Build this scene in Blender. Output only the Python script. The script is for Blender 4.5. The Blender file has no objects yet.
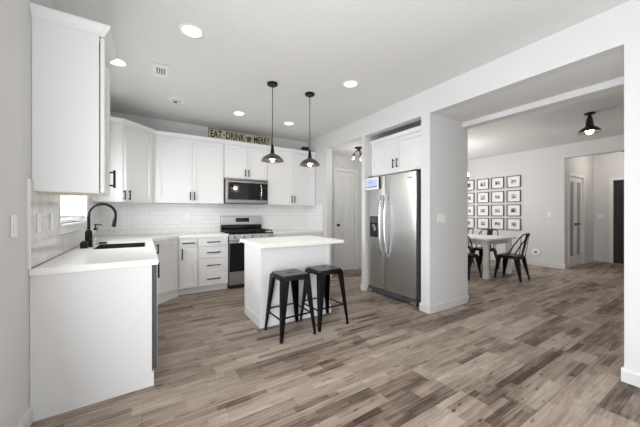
import bpy, bmesh, math, random
from mathutils import Vector, Matrix
random.seed(7)
PI = math.pi
scene = bpy.context.scene
COL = scene.collection

# ------------------------------------------------------------------ camera, world, exposure
cam_d = bpy.data.cameras.new('camera')
cam_d.sensor_width = 36.0
cam_d.lens = 278.0 / 640.0 * 36.0
cam_d.shift_y = 0.5 / 640.0
cam_d.clip_start = 0.02
cam = bpy.data.objects.new('camera', cam_d)
COL.objects.link(cam)
cam.location = (0, 0, 1.22)
cam.rotation_euler = (math.radians(90), 0, math.radians(-32.3))
scene.camera = cam

scene.view_settings.view_transform = 'Standard'
scene.view_settings.look = 'None'
scene.view_settings.gamma = 1
scene.view_settings.use_curve_mapping = False
scene.view_settings.exposure = 0.16
scene.cycles.diffuse_bounces = 8

world = bpy.data.worlds.new('world')
scene.world = world
world.use_nodes = True
bg = world.node_tree.nodes['Background']
bg.inputs['Color'].default_value = (0.86, 0.93, 1.0, 1)
bg.inputs['Strength'].default_value = 1.2

def area_light(name, loc, direction, sx, sy, power, color=(1, 1, 1), spread=180):
    d = bpy.data.lights.new(name, 'AREA')
    d.shape = 'RECTANGLE'
    d.size, d.size_y = sx, sy
    d.energy = power
    d.color = color
    d.spread = math.radians(spread)
    o = bpy.data.objects.new(name, d)
    COL.objects.link(o)
    o.location = loc
    o.rotation_euler = Vector(direction).to_track_quat('-Z', 'Y').to_euler()
    return o

# sink window daylight; patio, rear and dining sources are unseen, added for light
area_light('added_patio_daylight', (-0.50, 0.20, 1.08), (1, 0.05, 0.22), 1.9, 2.2, 92, (0.955, 0.978, 1.0))
area_light('added_rear_daylight', (1.25, -3.33, 1.45), (0, 1, 0.6), 2.9, 1.9, 30, (0.955, 0.978, 1.0))
area_light('added_dining_daylight', (5.9, 5.12, 1.45), (0.5, -1, 0.3), 2.3, 1.4, 42, (0.98, 0.985, 1.0))
area_light('sink_window_daylight', (-0.78, 3.44, 1.62), (1, 0, 0), 1.15, 0.9, 62, (0.96, 0.985, 1.0))

# ------------------------------------------------------------------ dimensions
XL, XR, YB, YR = -0.567, 2.956, 5.20, -3.40
ZC, ZH = 2.757, 2.46
XG = 7.86            # gallery wall
XF = 9.90            # end of the far hall
XD = 3.784           # dining side of the thick pier

# ------------------------------------------------------------------ materials
def new_mat(name):
    m = bpy.data.materials.new(name)
    m.use_nodes = True
    nt = m.node_tree
    return m, nt, nt.nodes['Principled BSDF']

def lin(c):
    return tuple(((v / 255) / 12.92 if v / 255 <= 0.04045 else ((v / 255 + 0.055) / 1.055) ** 2.4) for v in c) + (1,)

def mat(name, rgb, rough=0.5, metal=0.0, bump=0.0, scale=60, var=0.03, spec=0.5, stretch=None, coat=0.0):
    m, nt, b = new_mat(name)
    N, L = nt.nodes, nt.links
    b.inputs['Roughness'].default_value = rough
    b.inputs['Metallic'].default_value = metal
    b.inputs['Specular IOR Level'].default_value = spec
    b.inputs['Coat Weight'].default_value = coat
    tc = N.new('ShaderNodeTexCoord')
    mp = N.new('ShaderNodeMapping')
    mp.inputs['Scale'].default_value = stretch or (1, 1, 1)
    L.new(tc.outputs['Object'], mp.inputs['Vector'])
    nz = N.new('ShaderNodeTexNoise')
    nz.inputs['Scale'].default_value = scale
    nz.inputs['Detail'].default_value = 4
    L.new(mp.outputs['Vector'], nz.inputs['Vector'])
    mx = N.new('ShaderNodeMix'); mx.data_type = 'RGBA'
    c = lin(rgb)
    mx.inputs['A'].default_value = tuple(max(0, v * (1 - var)) for v in c[:3]) + (1,)
    mx.inputs['B'].default_value = tuple(min(1, v * (1 + var)) for v in c[:3]) + (1,)
    L.new(nz.outputs['Fac'], mx.inputs['Factor'])
    L.new(mx.outputs['Result'], b.inputs['Base Color'])
    if bump:
        bp = N.new('ShaderNodeBump')
        bp.inputs['Strength'].default_value = bump
        bp.inputs['Distance'].default_value = 0.004
        L.new(nz.outputs['Fac'], bp.inputs['Height'])
        L.new(bp.outputs['Normal'], b.inputs['Normal'])
    return m

def emis(name, rgb, strength):
    m, nt, b = new_mat(name)
    b.inputs['Base Color'].default_value = lin(rgb)
    b.inputs['Emission Color'].default_value = lin(rgb)
    b.inputs['Emission Strength'].default_value = strength
    return m

def floor_mat():
    m, nt, b = new_mat('wood_plank_floor')
    N, L = nt.nodes, nt.links
    def math_(op, a, c=None):
        n = N.new('ShaderNodeMath'); n.operation = op
        for i, v in enumerate((a, c)):
            if v is None: continue
            if isinstance(v, (int, float)): n.inputs[i].default_value = v
            else: L.new(v, n.inputs[i])
        return n.outputs[0]
    def comb(x, y, z=0.0):
        n = N.new('ShaderNodeCombineXYZ')
        for i, v in enumerate((x, y, z)):
            if isinstance(v, (int, float)): n.inputs[i].default_value = v
            else: L.new(v, n.inputs[i])
        return n.outputs[0]
    tc = N.new('ShaderNodeTexCoord')
    sp = N.new('ShaderNodeSeparateXYZ')
    L.new(tc.outputs['Object'], sp.inputs[0])
    X, Y = sp.outputs['X'], sp.outputs['Y']
    W, LEN, PW, PL = 0.092, 0.52, 0.184, 1.22
    def cell(w, l, seed):
        row = math_('FLOOR', math_('DIVIDE', Y, w))
        wn = N.new('ShaderNodeTexWhiteNoise'); wn.noise_dimensions = '1D'
        L.new(math_('ADD', row, seed), wn.inputs['W'])
        xo = math_('ADD', math_('DIVIDE', X, l), math_('MULTIPLY', wn.outputs['Value'], 7.0))
        w2 = N.new('ShaderNodeTexWhiteNoise'); w2.noise_dimensions = '3D'
        L.new(comb(row, math_('FLOOR', xo), seed), w2.inputs['Vector'])
        return xo, w2.outputs['Value']
    xo, plank = cell(PW, PL, 3.3)
    xs_, strip = cell(W, LEN, 8.7)
    _, sub = cell(W * 0.5, 0.33, 5.1)
    gx = math_('ADD', math_('MULTIPLY', X, 1.5), math_('MULTIPLY', strip, 37.0))
    gy = math_('ADD', math_('MULTIPLY', Y, 62.0), math_('MULTIPLY', plank, 11.0))
    g1 = N.new('ShaderNodeTexNoise'); g1.inputs['Scale'].default_value = 1.0; g1.inputs['Detail'].default_value = 8
    g1.inputs['Roughness'].default_value = 0.72; g1.inputs['Distortion'].default_value = 1.1
    L.new(comb(gx, gy), g1.inputs['Vector'])
    g2 = N.new('ShaderNodeTexNoise'); g2.inputs['Scale'].default_value = 1.0; g2.inputs['Detail'].default_value = 5
    g2.inputs['Distortion'].default_value = 0.8
    L.new(comb(math_('ADD', math_('MULTIPLY', X, 3.4), math_('MULTIPLY', strip, 91.0)), math_('MULTIPLY', Y, 14.0), math_('MULTIPLY', plank, 5.0)), g2.inputs['Vector'])
    kn = N.new('ShaderNodeTexNoise'); kn.inputs['Scale'].default_value = 1.0; kn.inputs['Detail'].default_value = 2
    L.new(comb(math_('ADD', math_('MULTIPLY', X, 7.0), math_('MULTIPLY', plank, 53.0)), math_('MULTIPLY', Y, 22.0)), kn.inputs['Vector'])
    def rng(v, a0, a1, b0, b1):
        n = N.new('ShaderNodeMapRange')
        for k_, q in zip(('From Min', 'From Max', 'To Min', 'To Max'), (a0, a1, b0, b1)): n.inputs[k_].default_value = q
        L.new(v, n.inputs['Value']); return n.outputs[0]
    tone = math_('ADD', math_('ADD', math_('MULTIPLY', plank, 0.20), math_('MULTIPLY', strip, 0.24)), math_('MULTIPLY', sub, 0.14))
    tone = math_('ADD', tone, rng(g2.outputs['Fac'], 0.3, 0.7, -0.11, 0.12))
    tone = math_('ADD', tone, rng(g1.outputs['Fac'], 0.3, 0.7, -0.26, 0.24))
    tone = math_('ADD', tone, 0.20)
    tone = math_('SUBTRACT', tone, math_('MULTIPLY', math_('LESS_THAN', sub, 0.09), 0.16))
    tone = math_('SUBTRACT', tone, math_('MULTIPLY', math_('LESS_THAN', plank, 0.12), 0.10))
    tone = math_('SUBTRACT', tone, rng(kn.outputs['Fac'], 0.66, 0.76, 0.0, 0.45))
    ramp = N.new('ShaderNodeValToRGB')
    L.new(tone, ramp.inputs['Fac'])
    stops = [(0.0, (66, 54, 46)), (0.16, (96, 82, 72)), (0.36, (136, 121, 109)), (0.55, (161, 147, 134)), (0.78, (182, 170, 157)), (1.0, (204, 194, 182))]
    els = ramp.color_ramp.elements
    els[0].position, els[0].color = stops[0][0], lin(stops[0][1])
    els[1].position, els[1].color = stops[-1][0], lin(stops[-1][1])
    for p, c in stops[1:-1]:
        e = els.new(p); e.color = lin(c)
    # joints
    fy = math_('FRACT', math_('DIVIDE', Y, PW))
    fx = math_('FRACT', xo)
    ey = math_('LESS_THAN', math_('MINIMUM', fy, math_('SUBTRACT', 1.0, fy)), 0.009)
    ex = math_('LESS_THAN', math_('MINIMUM', fx, math_('SUBTRACT', 1.0, fx)), 0.0014)
    joint = math_('MAXIMUM', ey, ex)
    fac = math_('SUBTRACT', 1.0, math_('MULTIPLY', joint, 0.35))
    vm = N.new('ShaderNodeVectorMath'); vm.operation = 'SCALE'
    L.new(ramp.outputs['Color'], vm.inputs[0])
    L.new(fac, vm.inputs['Scale'])
    L.new(vm.outputs['Vector'], b.inputs['Base Color'])
    rr = N.new('ShaderNodeMapRange')
    rr.inputs['To Min'].default_value = 0.36; rr.inputs['To Max'].default_value = 0.52
    b.inputs['Specular IOR Level'].default_value = 0.22
    L.new(g1.outputs['Fac'], rr.inputs['Value'])
    L.new(rr.outputs[0], b.inputs['Roughness'])
    bp = N.new('ShaderNodeBump'); bp.inputs['Strength'].default_value = 0.12; bp.inputs['Distance'].default_value = 0.002
    L.new(math_('ADD', g1.outputs['Fac'], fac), bp.inputs['Height']); L.new(bp.outputs['Normal'], b.inputs['Normal'])
    return m

def tile_mat(name, axis, w, h, rgb, grout, vary=0.05, vein=0.0):
    m, nt, b = new_mat(name)
    N, L = nt.nodes, nt.links
    tc = N.new('ShaderNodeTexCoord'); sp = N.new('ShaderNodeSeparateXYZ'); cb = N.new('ShaderNodeCombineXYZ')
    L.new(tc.outputs['Object'], sp.inputs[0])
    L.new(sp.outputs[axis], cb.inputs[0]); L.new(sp.outputs['Z'], cb.inputs[1])
    mp = N.new('ShaderNodeMapping'); mp.inputs['Location'].default_value = (0, -0.9, 0)
    L.new(cb.outputs[0], mp.inputs['Vector'])
    br = N.new('ShaderNodeTexBrick')
    br.inputs['Scale'].default_value = 1.0
    br.inputs['Brick Width'].default_value = w; br.inputs['Row Height'].default_value = h
    br.inputs['Mortar Size'].default_value = 0.0022; br.inputs['Mortar Smooth'].default_value = 0.2
    c = lin(rgb)
    br.inputs['Color1'].default_value = c
    br.inputs['Color2'].default_value = tuple(v * (1 - vary) for v in c[:3]) + (1,)
    br.inputs['Mortar'].default_value = lin(grout)
    L.new(mp.outputs['Vector'], br.inputs['Vector'])
    out = br.outputs['Color']
    if vein:
        nz = N.new('ShaderNodeTexNoise'); nz.inputs['Scale'].default_value = 4.5; nz.inputs['Detail'].default_value = 7
        nz.inputs['Distortion'].default_value = 1.6
        L.new(tc.outputs['Object'], nz.inputs['Vector'])
        mr = N.new('ShaderNodeMapRange'); mr.inputs['From Min'].default_value = 0.35; mr.inputs['From Max'].default_value = 0.65
        mr.inputs['To Min'].default_value = 1 - vein; mr.inputs['To Max'].default_value = 1.0
        L.new(nz.outputs['Fac'], mr.inputs['Value'])
        vm = N.new('ShaderNodeVectorMath'); vm.operation = 'SCALE'
        L.new(out, vm.inputs[0]); L.new(mr.outputs[0], vm.inputs['Scale']); out = vm.outputs['Vector']
    L.new(out, b.inputs['Base Color'])
    b.inputs['Roughness'].default_value = 0.16
    bp = N.new('ShaderNodeBump'); bp.inputs['Strength'].default_value = 0.35; bp.inputs['Distance'].default_value = 0.002; bp.invert = True
    L.new(br.outputs['Fac'], bp.inputs['Height']); L.new(bp.outputs['Normal'], b.inputs['Normal'])
    return m

def steel_mat(name, rgb=(176, 177, 178), rough=0.28, vertical=True):
    m, nt, b = new_mat(name)
    N, L = nt.nodes, nt.links
    tc = N.new('ShaderNodeTexCoord'); mp = N.new('ShaderNodeMapping')
    mp.inputs['Scale'].default_value = (220, 220, 1.2) if vertical else (1.2, 220, 220)
    L.new(tc.outputs['Object'], mp.inputs['Vector'])
    nz = N.new('ShaderNodeTexNoise'); nz.inputs['Scale'].default_value = 1.0; nz.inputs['Detail'].default_value = 3
    L.new(mp.outputs['Vector'], nz.inputs['Vector'])
    mr = N.new('ShaderNodeMapRange'); mr.inputs['To Min'].default_value = rough - 0.05; mr.inputs['To Max'].default_value = rough + 0.07
    L.new(nz.outputs['Fac'], mr.inputs['Value']); L.new(mr.outputs[0], b.inputs['Roughness'])
    b.inputs['Base Color'].default_value = lin(rgb)
    b.inputs['Metallic'].default_value = 1.0
    b.inputs['Anisotropic'].default_value = 0.4
    return m

def glass_mat(name, tint=(1, 1, 1), gloss=0.12):
    m = bpy.data.materials.new(name); m.use_nodes = True
    nt = m.node_tree; nt.nodes.clear()
    o = nt.nodes.new('ShaderNodeOutputMaterial'); mx = nt.nodes.new('ShaderNodeMixShader')
    t = nt.nodes.new('ShaderNodeBsdfTransparent'); g = nt.nodes.new('ShaderNodeBsdfGlossy')
    t.inputs['Color'].default_value = tuple(tint) + (1,)
    g.inputs['Roughness'].default_value = 0.03
    mx.inputs['Fac'].default_value = gloss
    nt.links.new(t.outputs[0], mx.inputs[1]); nt.links.new(g.outputs[0], mx.inputs[2])
    nt.links.new(mx.outputs[0], o.inputs['Surface'])
    return m

M = dict(
    wall=mat('light_grey_wall_paint', (214, 214, 214), 0.7, bump=0.10, scale=140, var=0.012, spec=0.3),
    ceil=mat('textured_ceiling_paint', (222, 222, 221), 0.85, bump=0.9, scale=45, var=0.015, spec=0.2),
    trim=mat('white_trim_paint', (228, 228, 227), 0.4, var=0.01),
    shadedtrim=mat('shaded_white_trim_paint', (211, 211, 210), 0.45, var=0.01),  # white trim paint in shade; the shade is put into the colour
    cab=mat('white_cabinet_paint', (229, 229, 229), 0.42, var=0.01),
    quartz=mat('white_quartz', (246, 245, 242), 0.28, scale=220, var=0.025),
    black=mat('matte_black_metal', (22, 22, 23), 0.38, metal=0.6, var=0.1),
    gun=mat('gunmetal_powder_coat', (29, 29, 31), 0.25, metal=0.7, var=0.12, scale=30),
    pull=mat('black_cabinet_pull', (20, 19, 19), 0.4, metal=0.5),
    blackgloss=mat('black_glass', (12, 12, 13), 0.08, var=0.0),
    darkplastic=mat('dark_plastic', (30, 31, 33), 0.45),
    iron=mat('cast_iron', (18, 18, 18), 0.6, bump=0.2, scale=200),
    steel=steel_mat('brushed_steel', (206, 206, 205), 0.30),
    steelh=steel_mat('brushed_steel_across', (186, 185, 183), 0.30, vertical=False),
    steeld=steel_mat('dark_brushed_steel', (140, 139, 138), 0.32, vertical=False),
    chrome=mat('bright_steel', (205, 206, 208), 0.16, metal=1.0, var=0.0),
    greyside=mat('appliance_grey_side', (72, 74, 77), 0.5),
    whiteplastic=mat('white_plastic', (236, 236, 234), 0.35, var=0.01),
    tileb=tile_mat('white_subway_tile', 'X', 0.152, 0.0735, (236, 236, 236), (206, 206, 206), 0.03),
    tilel=tile_mat('pale_marble_tile', 'Y', 0.305, 0.152, (226, 225, 223), (196, 196, 194), 0.06, vein=0.14),
    floor=floor_mat(),
    glass=glass_mat('clear_glass'),
    bottle=glass_mat('bottle_glass', (0.92, 0.93, 0.93), 0.18),
    lens=emis('lit_lamp_lens', (255, 253, 248), 1.6),
    lensdim=mat('unlit_lamp_lens', (225, 224, 222), 0.4),
    bulb=emis('glowing_bulb', (255, 240, 220), 26.0),
    dimbulb=emis('soft_bulb', (255, 244, 228), 0.9),
    shade=mat('brushed_gunmetal_shade', (108, 104, 102), 0.30, metal=0.9, scale=24, var=0.18),
    bronze=mat('dark_bronze_metal', (64, 56, 49), 0.34, metal=0.8, var=0.1),
    frost=mat('frosted_door_glass', (150, 150, 150), 0.22, var=0.04, scale=8),
    blackdoor=mat('black_door_paint', (27, 26, 29), 0.4),
    tablewhite=mat('white_painted_table', (226, 224, 222), 0.45, var=0.02),
    sinkm=mat('black_granite_composite', (26, 26, 27), 0.45, scale=300, var=0.3),
    blind=mat('white_blind_slat', (243, 243, 242), 0.5, var=0.01),
    signboard=mat('aged_cream_board', (178, 170, 146), 0.8, scale=26, var=0.22, stretch=(1, 1, 6)),
    signink=mat('faded_black_lettering', (46, 42, 37), 0.8, scale=40, var=0.2),
    signframe=mat('worn_brown_frame', (72, 62, 50), 0.8, scale=30, var=0.25),
    picframe=mat('dark_brown_picture_frame', (52, 43, 40), 0.45, var=0.1),
    mount=mat('white_picture_mount', (238, 236, 233), 0.85, var=0.005),
    greytext=mat('grey_lettering', (130, 130, 130), 0.7),
    screen=emis('blue_lcd_screen', (172, 180, 212), 0.30),
    screenink=mat('blue_lcd_digits', (104, 120, 180), 0.5),
    vent=mat('white_register_metal', (228, 228, 226), 0.45, var=0.01),
    ventdark=mat('vent_shadow_grey', (120, 120, 120), 0.8),  # shade of slots and gaps as a colour; also the unlit lamp face
    soap=mat('clear_soap', (226, 226, 220), 0.2),
    wood=mat('wood_inside_cabinet', (214, 204, 186), 0.6, stretch=(1, 1, 12), scale=12, var=0.1),
)

def photo_mat(seed):
    m, nt, b = new_mat('black_and_white_print')
    N, L = nt.nodes, nt.links
    tc = N.new('ShaderNodeTexCoord'); mp = N.new('ShaderNodeMapping')
    mp.inputs['Location'].default_value = (seed * 3.1, seed * 1.7, seed * 2.3)
    L.new(tc.outputs['Object'], mp.inputs['Vector'])
    nz = N.new('ShaderNodeTexNoise'); nz.inputs['Scale'].default_value = 14 + (seed * 7) % 9; nz.inputs['Detail'].default_value = 3
    L.new(mp.outputs['Vector'], nz.inputs['Vector'])
    r = N.new('ShaderNodeValToRGB')
    e = r.color_ramp.elements
    e[0].position, e[0].color = 0.40, lin((32, 30, 32))
    e[1].position, e[1].color = 0.62, lin((205, 203, 202))
    L.new(nz.outputs['Fac'], r.inputs['Fac']); L.new(r.outputs['Color'], b.inputs['Base Color'])
    b.inputs['Roughness'].default_value = 0.5
    return m

# ------------------------------------------------------------------ mesh builder
class MB:
    def __init__(self):
        self.bm = bmesh.new()
    def box(self, x0, x1, y0, y1, z0, z1, bev=0.0, seg=2, rot=None, piv=None):
        b = bmesh.new()
        v = [b.verts.new((x, y, z)) for x in (x0, x1) for y in (y0, y1) for z in (z0, z1)]
        for f in ((0, 1, 3, 2), (4, 6, 7, 5), (0, 4, 5, 1), (2, 3, 7, 6), (0, 2, 6, 4), (1, 5, 7, 3)):
            b.faces.new([v[i] for i in f])
        if bev:
            bmesh.ops.bevel(b, geom=list(b.edges), offset=bev, segments=seg, profile=0.5, affect='EDGES')
        self._add(b, rot, piv)
        return self
    def _add(self, b, rot=None, piv=None):
        if rot is not None:
            p = Vector(piv or (0, 0, 0))
            b.transform(Matrix.Translation(p) @ rot @ Matrix.Translation(-p))
        me = bpy.data.meshes.new('tmp'); b.to_mesh(me); b.free()
        self.bm.from_mesh(me); bpy.data.meshes.remove(me)
    def loft(self, rings, cap=True, closed=True):
        b = self.bm
        R = [[b.verts.new(p) for p in r] for r in rings]
        n = len(R[0])
        for a, c in zip(R[:-1], R[1:]):
            for i in range(n if closed else n - 1):
                b.faces.new((a[i], a[(i + 1) % n], c[(i + 1) % n], c[i]))
        if cap and closed:
            b.faces.new(list(reversed(R[0]))); b.faces.new(R[-1])
        return self
    def prism(self, poly, z0, z1):
        return self.loft([[(x, y, z0) for x, y in poly], [(x, y, z1) for x, y in poly]])
    def tube(self, path, r, n=10, radii=None):
        pts = [Vector(p) for p in path]
        rings = []
        t0 = (pts[1] - pts[0]).normalized()
        ref = Vector((0, 0, 1)) if abs(t0.z) < 0.9 else Vector((1, 0, 0))
        u = t0.cross(ref).normalized()
        for i, p in enumerate(pts):
            if i == 0: t = pts[1] - pts[0]
            elif i == len(pts) - 1: t = pts[-1] - pts[-2]
            else: t = (pts[i + 1] - p).normalized() + (p - pts[i - 1]).normalized()
            t.normalize()
            u = (u - t * u.dot(t)).normalized()
            w = t.cross(u)
            rr = radii[i] if radii else r
            rings.append([p + (u * math.cos(2 * PI * k / n) + w * math.sin(2 * PI * k / n)) * rr for k in range(n)])
        return self.loft(rings)
    def lathe(self, prof, c=(0, 0, 0), n=28, axis='Z', capends=True):
        rings = []
        for r, z in prof:
            r = max(r, 1e-4)
            ring = []
            for k in range(n):
                a = 2 * PI * k / n
                if axis == 'Z': p = (c[0] + r * math.cos(a), c[1] + r * math.sin(a), c[2] + z)
                elif axis == 'Y': p = (c[0] + r * math.cos(a), c[1] + z, c[2] + r * math.sin(a))
                else: p = (c[0] + z, c[1] + r * math.cos(a), c[2] + r * math.sin(a))
                ring.append(p)
            rings.append(ring)
        return self.loft(rings, cap=capends)
    def sphere(self, c, r, sx=1, sy=1, sz=1, n=16):
        b = bmesh.new()
        bmesh.ops.create_uvsphere(b, u_segments=n, v_segments=n // 2, radius=r)
        b.transform(Matrix.Translation(Vector(c)) @ Matrix.Diagonal((sx, sy, sz, 1)))
        self._add(b); return self
    def cells(self, us, vs, t0, t1, keep, mp):
        """a slab cut into cells along us x vs, thickness t0..t1; keep(u,v) says which cells are solid; mp maps (u,v,t) to xyz"""
        b = self.bm; cache = {}
        def V(i, j, t):
            k = (i, j, t)
            if k not in cache: cache[k] = b.verts.new(mp(us[i], vs[j], (t0, t1)[t]))
            return cache[k]
        nu, nv = len(us) - 1, len(vs) - 1
        K = [[keep((us[i] + us[i + 1]) / 2, (vs[j] + vs[j + 1]) / 2) for j in range(nv)] for i in range(nu)]
        g = lambda i, j: 0 <= i < nu and 0 <= j < nv and K[i][j]
        for i in range(nu):
            for j in range(nv):
                if not K[i][j]: continue
                for t in (0, 1):
                    b.faces.new((V(i, j, t), V(i + 1, j, t), V(i + 1, j + 1, t), V(i, j + 1, t)))
                for (di, dj, a, c) in ((-1, 0, (i, j), (i, j + 1)), (1, 0, (i + 1, j), (i + 1, j + 1)), (0, -1, (i, j), (i + 1, j)), (0, 1, (i, j + 1), (i + 1, j + 1))):
                    if not g(i + di, j + dj):
                        b.faces.new((V(*a, 0), V(*c, 0), V(*c, 1), V(*a, 1)))
        return self
    def build(self, name, m, parent=None, smooth=None, loc=None):
        bm = self.bm
        bmesh.ops.recalc_face_normals(bm, faces=list(bm.faces))
        me = bpy.data.meshes.new(name)
        bm.to_mesh(me); bm.free()
        me.materials.append(M[m] if isinstance(m, str) else m)
        if smooth:
            for p in me.polygons: p.use_smooth = True
            me.set_sharp_from_angle(angle=math.radians(smooth))
        o = bpy.data.objects.new(name, me)
        COL.objects.link(o)
        if parent: o.parent = parent
        if loc: o.location = loc
        return o

def tag(o, label=None, cat=None, group=None, kind=None):
    if label: o['label'] = label
    if cat: o['category'] = cat
    if group: o['group'] = group
    if kind: o['kind'] = kind
    return o

def thing(name, label, cat, loc=(0, 0, 0), rz=0.0, group=None, kind=None):
    o = bpy.data.objects.new(name, None)
    COL.objects.link(o)
    o.empty_display_size = 0.1
    o.location = loc; o.rotation_euler = (0, 0, rz)
    return tag(o, label, cat, group, kind)

def struct(name, mb, m, parent=None, label=None, cat=None):
    o = mb.build(name, m, parent)
    if parent is None:
        tag(o, label, cat, None, 'structure')
    return o

def dup(root, loc, rz, label):
    def cp(o, par):
        c = o.copy(); COL.objects.link(c)
        if par: c.parent = par
        for ch in o.children: cp(ch, c)
        return c
    r = cp(root, None)
    r.location = loc; r.rotation_euler = (0, 0, rz); r['label'] = label
    return r

def text_mb(s, size, align='CENTER', extrude=0.002, bold=0.0):
    """lettering standing in the XZ plane, facing -Y, centred on the origin"""
    cu = bpy.data.curves.new('lettering', 'FONT')
    cu.body = s; cu.size = size; cu.extrude = extrude; cu.align_x = align; cu.align_y = 'CENTER'
    cu.resolution_u = 3; cu.offset = bold
    o = bpy.data.objects.new('lettering', cu); COL.objects.link(o)
    bpy.context.view_layer.update()
    me = bpy.data.meshes.new_from_object(o.evaluated_get(bpy.context.evaluated_depsgraph_get()))
    bpy.data.objects.remove(o); bpy.data.curves.remove(cu)
    me.transform(Matrix.Rotation(PI / 2, 4, 'X'))
    mb = MB(); mb.bm.from_mesh(me); bpy.data.meshes.remove(me)
    return mb

# ------------------------------------------------------------------ structure
def wall_x(name, x0, x1, y0, y1, z0, z1, holes=(), m='wall'):
    us = sorted({y0, y1, *[h[0] for h in holes], *[h[1] for h in holes]})
    vs = sorted({z0, z1, *[h[2] for h in holes], *[h[3] for h in holes]})
    keep = lambda u, v: not any(h[0] < u < h[1] and h[2] < v < h[3] for h in holes)
    return struct(name, MB().cells(us, vs, x0, x1, keep, lambda u, v, t: (t, u, v)), m)

def wall_y(name, y0, y1, x0, x1, z0, z1, holes=(), m='wall'):
    us = sorted({x0, x1, *[h[0] for h in holes], *[h[1] for h in holes]})
    vs = sorted({z0, z1, *[h[2] for h in holes], *[h[3] for h in holes]})
    keep = lambda u, v: not any(h[0] < u < h[1] and h[2] < v < h[3] for h in holes)
    return struct(name, MB().cells(us, vs, y0, y1, keep, lambda u, v, t: (u, t, v)), m)

struct('floor', MB().box(-0.75, 10.1, -3.5, 5.4, -0.08, 0.0), 'floor')
struct('ceiling', MB().box(-0.75, 10.1, -3.5, 5.4, ZC, ZC + 0.1), 'ceil')

WIN = (2.90, 4.06, 1.14, 2.08)     # sink window opening (y0,y1,z0,z1)
PAT = (-0.80, 1.20, 0.03, 2.15)   # opening for the added, unseen patio door
wall_x('wall_left', XL - 0.14, XL, YR, YB, 0, ZC, [WIN, PAT])
DW_ = (4.7, 7.1, 0.7, 2.2)      # added dining window, hidden from view
wall_y('wall_back', YB, YB + 0.12, XL - 0.14, XG + 0.12, 0, ZC, [DW_])
RW = (-0.2, 2.7, 0.5, 2.4)  # opening for the added rear window behind the camera
wall_y('wall_rear', YR - 0.12, YR, XL - 0.14, XF + 0.1, 0, ZC, [RW])
OPEN_D = (0.528, 2.16)
ALC = (2.287, 3.345)
HALL = (3.42, 4.435)
wall_x('wall_right', XR, XR + 0.12, YR, YB, 0, ZC,
       [(OPEN_D[0], OPEN_D[1], 0, ZH), (ALC[0], ALC[1], 0, ZH), (HALL[0], HALL[1], 0, ZH + 0.01)])
wall_y('wall_pier', 2.16, ALC[0], XR + 0.12, XD, 0, ZC)
wall_y('wall_pier_right', 0.408, OPEN_D[0], XR + 0.12, XD, 0, ZC)
struct('ceiling_passage', MB().box(XR + 0.12, 3.655, OPEN_D[0], 2.16, ZH, ZC), 'ceil')
struct('trim_beam', MB().box(3.655, XD, OPEN_D[0], 2.16, 2.395, ZC), 'wall')
wall_y('wall_alcove', ALC[1], HALL[0], XR + 0.12, 4.20, 0, ZC)
wall_x('wall_alcove_back', XD - 0.012, XD, ALC[0], ALC[1], 0, ZC)
PD = (3.395, 3.915, 0, 2.125)      # pantry door opening
wall_y('wall_pantry', 4.75, 4.85, XR + 0.12, 4.20, 0, ZC, [PD])
wall_x('wall_hall_end', 4.10, 4.20, HALL[0], 4.75, 0, ZC)
struct('ceiling_hall', MB().box(XR + 0.12, 4.10, HALL[0], 4.75, ZH + 0.01, ZC), 'ceil')
wall_x('wall_gallery', XG, XG + 0.12, YR, YB, 0, ZC, [(0.75, 2.31, 0, ZH)])
FD = (8.15, 9.07, 0, 2.09)
wall_y('wall_far_hall_left', 2.31, 2.43, XG + 0.12, XF, 0, ZC, [FD])
wall_y('wall_far_hall_right', 0.63, 0.75, XG + 0.12, XF, 0, ZC)
BD = (1.06, 1.955, 0, 2.06)
wall_x('wall_far_hall_end', XF, XF + 0.12, 0.63, 2.43, 0, ZC, [BD])

# baseboards: profile with a small eased top
def baseboard(name, segs, h=0.10, t=0.014):
    mb = MB()
    for (ax, c, s, a, b_) in segs:     # ax 'x': wall face at x=c, sticks out by sign s, from y=a to y=b_
        prof = [(0, 0), (t, 0), (t, h - 0.02), (t * 0.55, h), (0, h)]
        if ax == 'x':
            mb.loft([[(c + s * p, a, z) for p, z in prof], [(c + s * p, b_, z) for p, z in prof]])
        else:
            mb.loft([[(a, c + s * p, z) for p, z in prof], [(b_, c + s * p, z) for p, z in prof]])
    return struct(name, mb, 'shadedtrim')
t_ = 0.014
baseboard('baseboard_left', [('x', XL, 1, YR, PAT[0]), ('x', XL, 1, PAT[1], 2.272)])
baseboard('baseboard_right', [('x', XR, -1, YR, OPEN_D[0] + t_), ('x', XR, -1, OPEN_D[1] - t_, ALC[0] + t_),
                              ('x', XR, -1, ALC[1] - t_, HALL[0] + t_)])
baseboard('baseboard_pier', [('y', 2.16, -1, XR, XD + t_), ('x', XD, 1, 2.16 - t_, ALC[0]), ('y', OPEN_D[0], 1, XR, XD + t_)])
baseboard('baseboard_alcove', [('y', HALL[0], 1, XR, 4.10), ('x', 4.10, -1, HALL[0], 4.75)])
baseboard('baseboard_pantry', [('y', 4.75, -1, XR + 0.12, PD[0] - 0.07), ('y', 4.75, -1, PD[1] + 0.07, 4.10), ('y', HALL[1], -1, XR, XR + 0.12)])
baseboard('baseboard_gallery', [('x', XG, -1, 2.31 - t_, YB), ('x', XG, -1, YR, 0.75)])
baseboard('baseboard_far_hall', [('y', 2.31, -1, XG, FD[0] - 0.08), ('y', 2.31, -1, FD[1] + 0.08, XF), ('x', XF, -1, 0.75, BD[0] - 0.08), ('x', XF, -1, BD[1] + 0.08, 2.31)])

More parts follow.
